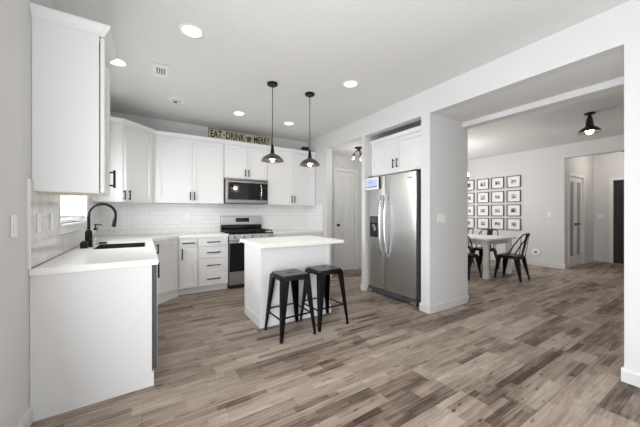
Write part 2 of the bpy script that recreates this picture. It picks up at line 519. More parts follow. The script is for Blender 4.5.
# tiled splashback
struct('trim_backsplash', MB().box(XL + 0.012, XR, YB - 0.010, YB, 0.86, 1.42)
       .box(XR - 0.010, XR, 4.585, YB, 0.86, 1.395), 'tileb')
us = sorted([2.235, WIN[0], WIN[1] + 0.12, YB]); vs = [0.90, 1.055, 1.39]
struct('trim_backsplash_left', MB().cells([2.252, WIN[0] - 0.03, WIN[1] + 0.12, YB - 0.011], [0.902, 1.055, 1.42], XL, XL + 0.012,
       lambda u, v: not (WIN[0] - 0.03 < u < WIN[1] + 0.12 and v > 1.055) and not (u < WIN[0] and v > 1.40), lambda u, v, t: (t, u, v)), 'tilel')
struct('trim_tile_edge', MB().box(XL, XL + 0.014, 2.232, 2.252, 0.902, 1.42, 0.002), 'trim')

struct('trim_gap_shade', MB().box(XL + 0.012, XL + 0.0155, 2.255, YB - 0.02, 0.9005, 0.9055), 'ventdark')  # dark strip painted in for the shadow gap between counter and tile

# ------------------------------------------------------------------ sink window with blind
w = thing('window_1', None, None, (0, 0, 0), kind='structure')
mb = MB()
y0, y1, z0, z1 = WIN
mb.box(XL - 0.13, XL - 0.09, y0, y0 + 0.045, z0, z1).box(XL - 0.13, XL - 0.09, y1 - 0.045, y1, z0, z1)
mb.box(XL - 0.13, XL - 0.09, y0 + 0.045, y1 - 0.045, z0, z0 + 0.045).box(XL - 0.13, XL - 0.09, y0 + 0.045, y1 - 0.045, z1 - 0.045, z1)
mb.box(XL - 0.125, XL - 0.095, 3.44, 3.48, z0 + 0.045, z1 - 0.045)
mb.build('window_frame', 'trim', w)
MB().box(XL - 0.113, XL - 0.108, y0 + 0.04, y1 - 0.04, z0 + 0.04, z1 - 0.04).build('window_pane', 'glass', w)
mb = MB()
mb.box(XL, XL + 0.018, y1, y1 + 0.10, z0 - 0.005, z1 + 0.09).box(XL, XL + 0.018, y0 - 0.02, y0, z0 - 0.005, 1.40)
mb.build('window_casing', 'trim', w)
MB().box(XL - 0.088, XL + 0.035, y0 - 0.02, y1 + 0.11, z0 - 0.028, z0, 0.004).box(XL, XL + 0.016, y0 - 0.015, y1 + 0.10, z0 - 0.082, z0 - 0.028).build('window_sill', 'trim', w)
b_ = thing('window_blind', 'white slatted blind hanging in the window over the sink', 'blind', (XL - 0.045, (y0 + y1) / 2, z1))
MB().box(-0.03, 0.03, -0.565, 0.565, -0.05, -0.002, 0.004).build('headrail', 'blind', b_)
mb = MB()
for k in range(18):
    zz = -0.085 - k * 0.0445
    mb.box(-0.024, 0.024, -0.56, 0.56, zz - 0.002, zz + 0.002, rot=Matrix.Rotation(math.radians(14), 4, 'Y'), piv=(0, 0, zz))
mb.build('slats', 'blind', b_)
MB().box(-0.024, 0.024, -0.56, 0.56, -0.895, -0.872, 0.003).build('bottom_rail', 'blind', b_)
mb = MB()
for yy in (-0.4, 0.4): MB().tube([(0.026, yy, -0.05), (0.026, yy, -0.87)], 0.0012, 6).build('cord', 'blind', b_)

# unseen windows and patio door, added as sources for the room light
def added_window(name, x0, x1, z0, z1, Y=YR):
    w = thing(name, None, None, kind='structure')
    mb = MB()
    Y0, Y1 = Y - 0.10, Y - 0.05
    mb.box(x0, x0 + 0.06, Y0, Y1, z0, z1).box(x1 - 0.06, x1, Y0, Y1, z0, z1).box(x0, x1, Y0, Y1, z0, z0 + 0.06).box(x0, x1, Y0, Y1, z1 - 0.06, z1)
    mb.box((x0 + x1) / 2 - 0.03, (x0 + x1) / 2 + 0.03, Y0, Y1, z0, z1)
    mb.build('window_frame', 'trim', w)
    MB().box(x0 + 0.03, x1 - 0.03, Y - 0.08, Y - 0.074, z0 + 0.03, z1 - 0.03).build('window_pane', 'glass', w)
added_window('unseen_window_2', *RW)
added_window('unseen_window_3', *DW_, Y=YB + 0.12)
w = thing('unseen_door_4', None, None, kind='structure')
mb = MB()
y0, y1, z0, z1 = PAT
for a in (y0, (y0 + y1) / 2 - 0.05, (y0 + y1) / 2, y1 - 0.06):
    mb.box(XL - 0.12, XL - 0.07, a, a + 0.06, z0, z1)
mb.box(XL - 0.12, XL - 0.07, y0, y1, z0, z0 + 0.08).box(XL - 0.12, XL - 0.07, y0, y1, z1 - 0.06, z1)
mb.build('door_frame', 'trim', w)
MB().box(XL - 0.10, XL - 0.094, y0 + 0.03, y1 - 0.03, z0 + 0.05, z1 - 0.03).build('door_pane', 'glass', w)

# ------------------------------------------------------------------ cabinets
# every cabinet: local x along its width, front face at y = 0 looking towards -y, depth towards +y
def shaker(mb, x0, x1, z0, z1, th=0.022, st=0.058, rec=0.014, y=0.0):
    b = mb.bm
    F = y - th
    o = [(x0, z0), (x1, z0), (x1, z1), (x0, z1)]
    s = min(st, (x1 - x0) * 0.32, (z1 - z0) * 0.32)
    i = [(x0 + s, z0 + s), (x1 - s, z0 + s), (x1 - s, z1 - s), (x0 + s, z1 - s)]
    e = 0.002
    rings = [[(px, y, pz) for px, pz in o], [(px, F + e, pz) for px, pz in o],
             [(px + (e if k in (0, 3) else -e), F, pz + (e if k in (0, 1) else -e)) for k, (px, pz) in enumerate(o)],
             [(px, F, pz) for px, pz in i], [(px, F + rec, pz) for px, pz in i]]
    return mb.loft(rings)

def pull_mb(x, z, length, vertical=True, y=-0.020):
    mb = MB()
    so, r = 0.032, 0.0080
    h = length / 2
    if vertical:
        mb.tube([(x, y - so, z - h), (x, y - so, z + h)], r, 10)
        for k in (-1, 1): mb.tube([(x, y, z + k * (h - 0.018)), (x, y - so, z + k * (h - 0.018))], r * 0.8, 8)
    else:
        mb.tube([(x - h, y - so, z), (x + h, y - so, z)], r, 10)
        for k in (-1, 1): mb.tube([(x + k * (h - 0.018), y, z), (x + k * (h - 0.018), y - so, z)], r * 0.8, 8)
    return mb

def door(c, x0, x1, z0, z1, hx=None, hz=None, hl=0.13):
    d = shaker(MB(), x0, x1, z0, z1).build('door', 'cab', c)
    if hx is not None:
        pull_mb(hx, hz, hl).build('handle', 'pull', d, smooth=40)
    return d

def drawer(c, x0, x1, z0, z1, hl=0.20):
    d = MB().box(x0, x1, -0.020, 0, z0, z1, 0.0025).build('drawer_front', 'cab', c) if z1 - z0 < 0.10 else shaker(MB(), x0, x1, z0, z1, st=0.03, rec=0.004).build('drawer_front', 'cab', c)
    pull_mb((x0 + x1) / 2, (z0 + z1) / 2, hl, False).build('handle', 'pull', d, smooth=40)
    return d

def crown(c, pts, z0, z1, out=0.035, base=0.004, name='crown_molding'):
    """crown strip following an open plan polyline pts; flares to the left-hand normal side"""
    mb = MB()
    P = [Vector(p) for p in pts]
    offs = []
    for i, p in enumerate(P):
        ns = []
        if i > 0:
            d = (P[i] - P[i - 1]).normalized(); ns.append(Vector((d.y, -d.x)))
        if i < len(P) - 1:
            d = (P[i + 1] - P[i]).normalized(); ns.append(Vector((d.y, -d.x)))
        n = sum(ns, Vector((0, 0))).normalized()
        offs.append(n / max(0.3, n.dot(ns[0])))
    prof = [(0, z0), (base, z0), (base, z0 + 0.012), (out * 0.55, z0 + (z1 - z0) * 0.45), (out, z1 - 0.014), (out, z1), (0, z1)]
    rings = []
    for p, o in zip(P, offs):
        rings.append([(p.x + o.x * q, p.y + o.y * q, z) for q, z in prof])
    mb.loft(rings)
    return mb.build(name, 'cab', c)

ZU, ZT = 1.39, 2.478     # wall cabinets
# near left wall cabinet (faces +x)
c = thing('wall_cabinet', 'white wall cabinet nearest the camera, hung at the left before the sink window', 'cabinet', (-0.250, 2.312, 0), PI / 2)
WN = 0.365
MB().box(0, WN, 0.0, 0.3155, 1.357, 2.40, 0.0015).build('body', 'cab', c)
d = door(c, 0.004, WN - 0.003, 1.361, 2.378, WN - 0.05, 1.485, 0.135)
d.location.y = -0.006
MB().box(0.03, WN - 0.03, -0.0055, -0.0005, 1.39, 2.36).build('door_gap_shade', 'darkplastic', c)  # dark sheet put in for the shade of the gap behind the door
crown(c, [(0, 0.3155), (0, -0.026), (WN, -0.026), (WN, 0.3155)], 2.385, 2.455, 0.036)
MB().box(0.03, WN - 0.03, 0.03, 0.28, 1.352, 1.3565).build('underside', 'wood', c)

# diagonal corner wall cabinet
A, B = (-0.243, 4.480), (0.105, 4.835)
c = thing('corner_wall_cabinet', 'diagonal white corner wall cabinet beyond the sink window', 'cabinet', (0, 0, 0))
poly = [(XL + 0.001, A[1]), A, B, (B[0], YB - 0.002), (XL + 0.001, YB - 0.002)]
MB().prism(poly, ZU - 0.01, 2.43).build('body', 'cab', c)
ln = math.hypot(B[0] - A[0], B[1] - A[1]); ang = math.atan2(B[1] - A[1], B[0] - A[0])
d = shaker(MB(), 0.035, ln - 0.02, ZU, 2.40).build('door', 'cab', c)
d.location = (A[0], A[1], 0); d.rotation_euler = (0, 0, ang)
pull_mb(0.068, 1.47, 0.13).build('handle', 'pull', d, smooth=40)
pull_mb(0.012, 1.47, 0.13, y=0.0).build('handle', 'pull', d, smooth=40)
crown(c, [(XL + 0.001, A[1]), A, B], 2.41, ZT, 0.024)

# wall cabinets along the back wall
def upper(label, x0, x1, z0, ndoor, hx, hl=0.13, lead=0.004):
    c = thing('wall_cabinet', label, 'cabinet', (x0, 4.86, 0))
    W = x1 - x0 - 0.002
    MB().box(0, W, 0, YB - 4.86 - 0.002, z0, 2.45).build('body', 'cab', c)
    dw = (W - lead - 0.004) / ndoor
    for k in range(ndoor):
        a = lead + k * dw
        door(c, a + 0.0015, a + dw - 0.0015, z0 + 0.004, 2.40, (a + dw - 0.03) if k == 0 else (a + 0.03), z0 + hx, hl)
    crown(c, [(0, -0.012), (W, -0.012)], 2.41, ZT, 0.022)
    return c
upper('tall two-door white wall cabinet left of the microwave', 0.107, 1.140, ZU, 2, 0.115, lead=0.05)
upper('short two-door white wall cabinet directly above the microwave', 1.142, 1.917, 1.835, 2, 0.10, hl=0.12)
upper('tall two-door white wall cabinet right of the microwave, against the side wall', 1.919, XR - 0.002, ZU, 2, 0.115)

# cabinet over the refrigerator (faces -x)
c = thing('wall_cabinet', 'white two-door cabinet built in above the steel refrigerator', 'cabinet', (3.10, ALC[1] - 0.002, 0), -PI / 2)
W = ALC[1] - ALC[0] - 0.004
MB().box(0, W, 0, 0.66, 1.815, 2.33).build('body', 'cab', c)
for k in (0, 1):
    a = 0.02 + k * (W - 0.04) / 2; e = a + (W - 0.04) / 2
    door(c, a + 0.0015, e - 0.0015, 1.82, 2.315, e - 0.035 if k == 0 else a + 0.035, 1.955, 0.13)
crown(c, [(0, -0.012), (W, -0.012)], 2.325, 2.385, 0.02)

# base cabinets
YF = 4.60
def base(label, x0, x1):
    c = thing('base_cabinet', label, 'cabinet', (x0, YF, 0))
    W = x1 - x0 - 0.002
    MB().box(0, W, 0, YB - YF - 0.012, 0.10, 0.858).build('body', 'cab', c)
    MB().box(0, W, 0.055, 0.075, 0, 0.0995).build('toe_kick', 'cab', c)
    return c, W
DX0, DX1, DX2 = 0.424, 0.692, 1.148
c, W = base('white base cabinet with one drawer over one door, beside the corner cabinet', DX0, DX1)
drawer(c, 0.012, W - 0.006, 0.72, 0.848, 0.17)
door(c, 0.012, W - 0.006, 0.11, 0.712, 0.05, 0.62, 0.165)
c, W = base('white four-drawer base cabinet immediately left of the range', DX1, DX2)
for z0, z1 in ((0.72, 0.848), (0.535, 0.712), (0.32, 0.527), (0.11, 0.312)):
    drawer(c, 0.008, W - 0.008, z0, z1, 0.20)
c, W = base('white base cabinet right of the range, half hidden by the island', 1.918, XR - 0.012)
for k in (0, 1):
    a = 0.01 + k * (W - 0.02) / 2; e = a + (W - 0.02) / 2
    drawer(c, a + 0.002, e - 0.002, 0.72, 0.848)
    door(c, a + 0.002, e - 0.002, 0.11, 0.712, e - 0.04 if k == 0 else a + 0.04, 0.62)

# diagonal corner base
A, B = (0.060, 4.236), (DX0 - 0.002, YF)
c = thing('corner_base_cabinet', 'diagonal white corner base cabinet with one door below the counter', 'cabinet')
poly = [(XL + 0.002, A[1]), A, B, (B[0], YB - 0.012), (XL + 0.002, YB - 0.012)]
MB().prism(poly, 0.10, 0.858).build('body', 'cab', c)
q = 0.055 * math.sqrt(0.5)
MB().prism([(A[0] - 2 * q, A[1]), (A[0], A[1] + 0), (B[0], B[1]), (B[0], B[1] + 2 * q), (B[0] - 0.02, B[1] + 2 * q), (A[0] - 2 * q, A[1] + 0.02)], 0.0, 0.0995).build('toe_kick', 'cab', c)
ln = math.hypot(B[0] - A[0], B[1] - A[1]); ang = math.atan2(B[1] - A[1], B[0] - A[0])
d = shaker(MB(), 0.035, ln - 0.03, 0.11, 0.848).build('door', 'cab', c)
d.location = (A[0], A[1], 0); d.rotation_euler = (0, 0, ang)
pull_mb(0.085, 0.755, 0.13).build('handle', 'pull', d, smooth=40)

# left run: end panel, dishwasher, sink base (faces +x)
c = thing('end_panel', 'plain white finished panel closing the near end of the sink counter', 'cabinet panel', (0, 0, 0))
MB().prism([(XL + 0.002, 2.280), (0.046, 2.308), (0.046, 2.328), (XL + 0.002, 2.315)], 0.10, 0.858).build('panel', 'cab', c)
MB().prism([(XL + 0.002, 2.277), (0.058, 2.305), (0.058, 2.330), (XL + 0.002, 2.317)], 0.0, 0.0995).build('base_molding', 'cab', c)

c = thing('dishwasher', 'stainless dishwasher seen edge-on just behind the white end panel', 'dishwasher', (0.035, 2.332, 0), PI / 2)
MB().box(0.0, 0.585, 0.0, 0.56, 0.10, 0.856).build('body', 'greyside', c)
d = MB().box(0.0, 0.585, -0.042, -0.001, 0.11, 0.852, 0.004).build('door', 'greyside', c)
MB().box(0.004, 0.581, -0.046, -0.0422, 0.114, 0.848, 0.001).build('front_skin', 'steel', d)
MB().box(0.10, 0.485, -0.050, -0.0462, 0.775, 0.815, 0.001).build('pocket_handle', 'darkplastic', d)
MB().box(0, 0.585, 0.05, 0.07, 0, 0.0995).build('toe_kick', 'darkplastic', c)

c = thing('base_cabinet', 'white two-door base cabinet under the black sink', 'cabinet', (0.060, 2.92, 0), PI / 2)
W = 4.234 - 2.92
mb = MB()
mb.box(0, 0.02, 0, 0.60, 0.10, 0.858).box(W - 0.02, W, 0, 0.60, 0.10, 0.858).box(0.02, W - 0.02, 0.58, 0.60, 0.10, 0.858)
mb.box(0.02, W - 0.02, 0, 0.58, 0.10, 0.12).box(0.02, W - 0.02, 0, 0.02, 0.83, 0.858).box(0.02, W - 0.02, 0, 0.02, 0.12, 0.16)
mb.build('body', 'cab', c)
door(c, 0.01, 0.52, 0.11, 0.848, 0.05, 0.70, 0.14)
door(c, 0.525, 1.03, 0.11, 0.848, 0.98, 0.70, 0.14)
door(c, 1.035, W - 0.01, 0.11, 0.848, 1.08, 0.70, 0.14)
MB().box(0, W, 0.055, 0.075, 0, 0.0995).build('toe_kick', 'cab', c)

# ------------------------------------------------------------------ worktops
SK = (-0.395, 0.010, 3.215, 3.70)    # sink cut-out
ZT0, ZTOP = 0.860, 0.900
mb = MB()
XE = 0.085
xs = [XL + 0.002, SK[0], SK[1], XE]
ys = [2.32, SK[2], SK[3], 4.236, YB - 0.012]
mb.cells(xs, ys, ZT0, ZTOP, lambda u, v: not (SK[0] < u < SK[1] and SK[2] < v < SK[3]), lambda u, v, t: (u, v, t))
mb.prism([(XL + 0.002, 2.262), (XE, 2.292), (XE, 2.32), (XL + 0.002, 2.32)], ZT0, ZTOP)
# corner and back run: outline with the diagonal
mb.prism([(XE, 4.236 - 0.012), (DX0 - 0.012 + 0.012, YF - 0.028), (DX2, YF - 0.028), (DX2, YB - 0.012), (XE, YB - 0.012)], ZT0, ZTOP)
o = mb.build('countertop', 'quartz')
tag(o, 'white quartz L-shaped countertop running from the near sink end to the range', 'countertop')
o = MB().box(1.918, XR - 0.012, YF - 0.028, YB - 0.012, ZT0, ZTOP, 0.002).build('countertop', 'quartz')
tag(o, 'short white countertop right of the range, behind the island', 'countertop')

c = thing('sink', 'black single-bowl sink set in the white counter', 'sink', ((SK[0] + SK[1]) / 2, (SK[2] + SK[3]) / 2, ZT0))
hx, hy = (SK[1] - SK[0]) / 2, (SK[3] - SK[2]) / 2
mb = MB()
def rect(x, y, z): return [(-x, -y, z), (x, -y, z), (x, y, z), (-x, y, z)]
mb.loft([rect(hx - 0.001, hy - 0.001, 0.0405), rect(hx - 0.001, hy - 0.001, -0.22), rect(0.03, 0.03, -0.225)], cap=False)
mb.loft([rect(hx - 0.001, hy - 0.001, 0.0405), rect(hx - 0.010, hy - 0.010, 0.0405), rect(hx - 0.018, hy - 0.018, -0.205), rect(0.03, 0.03, -0.212)], cap=False)
mb.build('bowl', 'sinkm', c)
MB().lathe([(0.0, -0.005), (0.045, -0.005), (0.045, 0.0), (0.03, 0.003), (0, 0.002)], (0, 0, -0.212)).build('drain', 'chrome', c, smooth=40)

# ------------------------------------------------------------------ faucet, soap bottle, dish
c = thing('faucet', 'tall black gooseneck faucet standing behind the sink', 'faucet', (-0.455, 3.475, ZTOP))
MB().box(-0.035, 0.035, -0.035, 0.035, 0.001, 0.012, 0.004).lathe([(0.029, 0.012), (0.029, 0.145), (0.022, 0.160), (0.014, 0.166)]).build('base', 'black', c, smooth=35)
path = [(0, 0, 0.15), (0, 0, 0.315)]
R = 0.105
for k in range(1, 15):
    a = PI - k * (PI + 0.25) / 14
    path.append((R + R * math.cos(a), 0, 0.315 + R * math.sin(a)))
MB().tube(path, 0.0125, 14).build('spout', 'black', c, smooth=60)
e = Vector(path[-1]); dr = (e - Vector(path[-2])).normalized()
MB().tube([e - dr * 0.005, e + dr * 0.03, e + dr * 0.09, e + dr * 0.10], 0.02, 14, [0.014, 0.017, 0.0185, 0.017]).build('spray_head', 'black', c, smooth=50)
MB().tube([(0, -0.022, 0.08), (0, -0.05, 0.085)], 0.015).tube([(0, -0.045, 0.085), (0.01, -0.055, 0.17)], 0.006).build('lever', 'black', c, smooth=40)

c = thing('soap_holder', 'small square black caddy beside the faucet base', 'soap holder', (-0.475, 3.375, ZTOP))
MB().box(-0.026, 0.026, -0.032, 0.032, 0.001, 0.058, 0.004).build('box', 'black', c)
MB().box(-0.018, 0.018, -0.022, 0.022, 0.0585, 0.068, 0.003).build('lid', 'black', c)

c = thing('soap_dispenser', 'clear glass soap bottle with black pump behind the faucet', 'soap dispenser', (-0.43, 3.70, ZTOP))
MB().lathe([(0.0, 0.001), (0.034, 0.001), (0.037, 0.01), (0.037, 0.10), (0.030, 0.125), (0.014, 0.135), (0.014, 0.15)], n=20).build('bottle', 'bottle', c, smooth=40)
MB().lathe([(0.0, 0.006), (0.030, 0.006), (0.030, 0.07), (0.0, 0.07)], n=16).build('soap', 'soap', c, smooth=40)
MB().lathe([(0.017, 0.150), (0.017, 0.172), (0.006, 0.176), (0.006, 0.205), (0.013, 0.207), (0.013, 0.217), (0, 0.218)], n=16).tube([(0, 0, 0.211), (0.045, -0.01, 0.211), (0.052, -0.011, 0.200)], 0.005).build('pump', 'black', c, smooth=40)
c = thing('sponge_dish', 'low black dish on the counter behind the sink', 'dish', (-0.385, 3.775, ZTOP))
MB().box(-0.045, 0.045, -0.03, 0.03, 0.001, 0.018, 0.006).build('tray', 'black', c)

# ------------------------------------------------------------------ gas range
c = thing('gas_range', 'stainless gas range with black oven door between the drawers and right counter', 'range', (1.533, 4.575, 0))
HW = 0.380
MB().box(-HW, HW, 0.0, 0.60, 0.065, 0.885).build('body', 'greyside', c)
MB().box(-HW + 0.03, HW - 0.03, 0.03, 0.55, 0.0, 0.0645).build('toe_kick', 'darkplastic', c)
d = MB().box(-HW + 0.003, HW - 0.003, -0.03, -0.001, 0.285, 0.79, 0.004).build('oven_door', 'steelh', c)
MB().box(-HW + 0.004, HW - 0.004, -0.0335, -0.0302, 0.288, 0.745, 0.001).build('oven_glass', 'blackgloss', d)
MB().tube([(-0.34, -0.075, 0.757), (0.34, -0.075, 0.757)], 0.012, 12).tube([(-0.31, -0.03, 0.757), (-0.31, -0.075, 0.757)], 0.009).tube([(0.31, -0.03, 0.757), (0.31, -0.075, 0.757)], 0.009).build('handle', 'chrome', d, smooth=40)
MB().box(-HW + 0.003, HW - 0.003, -0.03, -0.001, 0.07, 0.278, 0.004).build('storage_drawer', 'steelh', c)
pn = MB().loft([[(-HW, -0.032, 0.80), (HW, -0.032, 0.80), (HW, -0.018, 0.885), (-HW, -0.018, 0.885)], [(-HW, 0.02, 0.80), (HW, 0.02, 0.80), (HW, 0.02, 0.885), (-HW, 0.02, 0.885)]]).build('control_panel', 'steelh', c)
for k in range(5):
    MB().lathe([(0.0, -0.030), (0.017, -0.030), (0.019, -0.026), (0.021, -0.006), (0.025, -0.004), (0.025, 0.0), (0, 0)], (-0.30 + k * 0.15, -0.024, 0.842), 18, 'Y').build('knob', 'chrome', pn, smooth=40)
MB().box(-HW, HW, -0.02, 0.535, 0.886, 0.905, 0.004).build('cooktop', 'blackgloss', c)
for gx in (-0.25, 0.0, 0.25):
    mb = MB()
    x0, x1, y0, y1 = gx - 0.12, gx + 0.12, 0.02, 0.51
    for yy in (y0, (y0 + y1) / 2, y1): mb.box(x0, x1, yy - 0.006, yy + 0.006, 0.925, 0.943)
    for xx in (x0, gx, x1): mb.box(xx - 0.006, xx + 0.006, y0, y1, 0.925, 0.943)
    for xx in (x0, x1):
        for yy in (y0, y1): mb.box(xx - 0.007, xx + 0.007, yy - 0.007, yy + 0.007, 0.9055, 0.926)
    mb.build('grate', 'iron', c)
for gx, gy in ((-0.25, 0.14), (-0.25, 0.39), (0.25, 0.14), (0.25, 0.39), (0, 0.265)):
    MB().lathe([(0, 0.9055), (0.045, 0.9055), (0.045, 0.914), (0.03, 0.922), (0, 0.922)], (gx, gy, 0), 18).build('burner', 'iron', c, smooth=40)
g = MB().box(-HW, HW, 0.548, 0.608, 1.02, 1.185, 0.008).build('backguard', 'steelh', c)
MB().box(-HW + 0.004, HW - 0.004, 0.553, 0.608, 0.905, 1.019).build('backguard_base', 'blackgloss', c)
MB().box(-0.12, 0.13, 0.5445, 0.5475, 1.075, 1.148, 0.001).build('display', 'blackgloss', g)

# ------------------------------------------------------------------ microwave
c = thing('microwave', 'stainless over-the-range microwave hung above the gas range', 'microwave', (1.530, 4.79, 1.405))
MB().box(-0.379, 0.379, 0.03, 0.40, 0.0, 0.425, 0.003).build('body', 'greyside', c)
d = MB().box(-0.379, 0.379, 0.0, 0.029, 0.0, 0.425, 0.006).build('front', 'steeld', c)
MB().box(-0.335, 0.255, -0.004, -0.0005, 0.062, 0.358, 0.002).build('window', 'blackgloss', d)
MB().box(0.258, 0.366, -0.004, -0.0005, 0.062, 0.358, 0.002).build('control_panel', 'blackgloss', d)
mb = MB()
pts = [(0.235, -0.004 - 0.045 * math.sin(PI * k / 10) ** 0.5, 0.085 + 0.25 * k / 10) for k in range(11)]
mb.tube(pts, 0.012, 12)
mb.build('handle', 'chrome', d, smooth=50)
mb = MB()
for k in range(24): mb.box(-0.34 + k * 0.029, -0.32 + k * 0.029, -0.0015, -0.0004, 0.385, 0.405)
mb.build('vent_grille', 'darkplastic', d)
MB().box(0.285, 0.345, -0.0055, -0.0042, 0.275, 0.305).build('clock_display', 'darkplastic', d)

# ------------------------------------------------------------------ refrigerator (faces -x)
c = thing('refrigerator', 'stainless side-by-side refrigerator built into the wall niche', 'refrigerator', (2.990, 3.325, 0), -PI / 2)
FW = 0.933; SPL = 0.370
MB().box(0.004, FW - 0.004, 0.062, 0.73, 0.05, 1.775, 0.003).build('body', 'greyside', c)
def fdoor(x0, x1, z0, z1):
    n = 12; ring0, ring1 = [], []
    mb = MB()
    rings = []
    pts = []
    for k in range(n + 1):
        t = k / n
        bow = 0.010 * (1 - (2 * t - 1) ** 4)
        pts.append((x0 + (x1 - x0) * t, 0.012 - bow - 0.002))
    poly = pts + [(x1, 0.058), (x0, 0.058)]
    mb.loft([[(p[0], p[1], z0) for p in poly], [(p[0], p[1], z1) for p in poly]])
    return mb
fz = fdoor(0.003, SPL - 0.004, 0.105, 1.785).build('freezer_door', 'steel', c, smooth=30)
fr = fdoor(SPL + 0.004, FW - 0.003, 0.105, 1.785).build('refrigerator_door', 'steel', c, smooth=30)
def fhandle(x, par):
    pts = []
    for k in range(21):
        t = k / 20
        y = -0.006 - 0.062 * (math.sin(PI * t) ** 0.45)
        pts.append((x, y, 0.60 + 0.90 * t))
    b = MB()
    b.tube(pts, 0.0165, 12)
    b.build('handle', 'chrome', par, smooth=60)
fhandle(SPL - 0.034, fz); fhandle(SPL + 0.062, fr)
MB().box(SPL - 0.012, SPL + 0.012, 0.0585, 0.0612, 0.105, 1.785).build('seam_shade', 'darkplastic', c)  # dark strip painting the shade in the seam between the doors
d = MB().box(0.065, 0.235, -0.006, 0.003, 0.87, 1.185, 0.003).build('dispenser', 'blackgloss', fz)
MB().box(0.078, 0.222, -0.0085, -0.0062, 1.09, 1.17, 0.001).build('dispenser_panel', 'greyside', d)
MB().box(0.085, 0.215, -0.0075, -0.0062, 0.885, 1.075, 0.001).build('dispenser_recess', 'darkplastic', d)
MB().box(0.135, 0.175, -0.022, -0.0077, 1.02, 1.06, 0.004).box(0.165, 0.205, -0.026, -0.0077, 0.965, 1.025, 0.004).build('dispenser_paddle', 'chrome', d)
MB().box(0.0, FW, 0.02, 0.06, 0.025, 0.098, 0.004).build('toe_grille', 'greyside', c)
for x0 in (0.0, FW - 0.10):
    MB().box(x0, x0 + 0.10, -0.002, 0.10, 0.002, 0.058, 0.008).build('foot_cover', 'steelh', c)
for x0 in (0.01, FW - 0.09):
    MB().box(x0, x0 + 0.08, 0.01, 0.16, 1.7865, 1.806, 0.004).build('hinge_cover', 'darkplastic', c)
MB().box(FW - 0.135, FW - 0.055, -0.0022, 0.0005, 1.70, 1.716, 0.001).build('badge', 'chrome', fr)

# small digital display fixed to the freezer door
c = thing('digital_clock', 'white-framed digital clock with pale blue screen on the freezer door corner', 'clock', (2.984, 3.322, 1.592), -PI / 2)
MB().box(0.0, 0.285, -0.034, -0.002, 0.0, 0.188, 0.004).build('case', 'whiteplastic', c)
MB().box(0.2853, 0.292, -0.030, -0.002, 0.004, 0.184, 0.001).build('side_panel', 'darkplastic', c)
s = MB().box(0.022, 0.262, -0.0365, -0.0342, 0.028, 0.162, 0.001).build('screen', 'screen', c)
o = text_mb('4:1', 0.075, extrude=0.0006).build('digits', 'screenink', s); o.location = (0.13, -0.0373, 0.112)
MB().box(0.03, 0.25, -0.0372, -0.0366, 0.034, 0.050).build('status_bar', 'screenink', s)

# ------------------------------------------------------------------ island
IX0, IX1, IY0, IY1 = 1.052, 1.945, 2.848, 3.455
c = thing('kitchen_island', 'white kitchen island base standing behind the two black stools', 'island', ((IX0 + IX1) / 2, (IY0 + IY1) / 2, 0))
hx, hy = (IX1 - IX0) / 2, (IY1 - IY0) / 2
MB().box(-hx + 0.006, hx - 0.006, -hy + 0.006, hy - 0.022, 0.0, 0.858).build('body', 'cab', c)
for sx in (-1, 1):
    x = sx * hx
    MB().box(min(x, x - sx * 0.045), max(x, x - sx * 0.045), -hy, -hy + 0.045, 0.101, 0.858, 0.001).build('corner_post', 'cab', c)
mb = MB()
h = 0.10
mb.box(-hx - 0.012, hx + 0.012, -hy - 0.012, -hy + 0.004, 0, h, 0.003).box(-hx - 0.012, -hx + 0.004, -hy + 0.0045, hy - 0.07, 0, h, 0.003).box(hx - 0.004, hx + 0.012, -hy + 0.0045, hy - 0.07, 0, h, 0.003)
mb.build('base_molding', 'cab', c)
for k in (0, 1):
    x0 = -hx + 0.01 + k * (hx - 0.005)
    d = shaker(MB(), 0, hx - 0.015, 0.11, 0.848).build('door', 'cab', c)
    d.location = (x0 + hx - 0.015, hy - 0.022, 0); d.rotation_euler = (0, 0, PI)
    pull_mb(hx - 0.055 if k else 0.04, 0.72, 0.13).build('handle', 'pull', d, smooth=40)
o = MB().box(1.044, 2.105, 2.768, 3.60, ZT0, ZTOP, 0.003).build('island_countertop', 'quartz')
tag(o, 'white quartz slab on top of the kitchen island', 'countertop')

# ------------------------------------------------------------------ metal stools
def rrect(hw, hd, r, z, n=5, cx=0, cy=0):
    pts = []
    for sx, sy, a0 in ((1, 1, 0), (-1, 1, PI / 2), (-1, -1, PI), (1, -1, 3 * PI / 2)):
        for k in range(n):
            a = a0 + (PI / 2) * k / (n - 1)
            pts.append((cx + sx * (hw - r) + r * math.cos(a), cy + sy * (hd - r) + r * math.sin(a), z))
    return pts

def angle_leg(mb, sx, sy, xt, yt, zt, xb, yb, zb, wt, wb, th=0.004):
    """folded sheet leg: an L section whose outer corner runs from (xt,yt,zt) down to (xb,yb,zb)"""
    def L(x, y, z, w):
        return [(x, y, z), (x - sx * w, y, z), (x - sx * w, y - sy * th, z), (x - sx * th, y - sy * th, z), (x - sx * th, y - sy * w, z), (x, y - sy * w, z)]
    rings = []
    for t in (0, 0.35, 0.7, 1.0):
        rings.append(L(xb + (xt - xb) * t, yb + (yt - yb) * t, zb + (zt - zb) * t, wb + (wt - wb) * t))
    return mb.loft(rings)

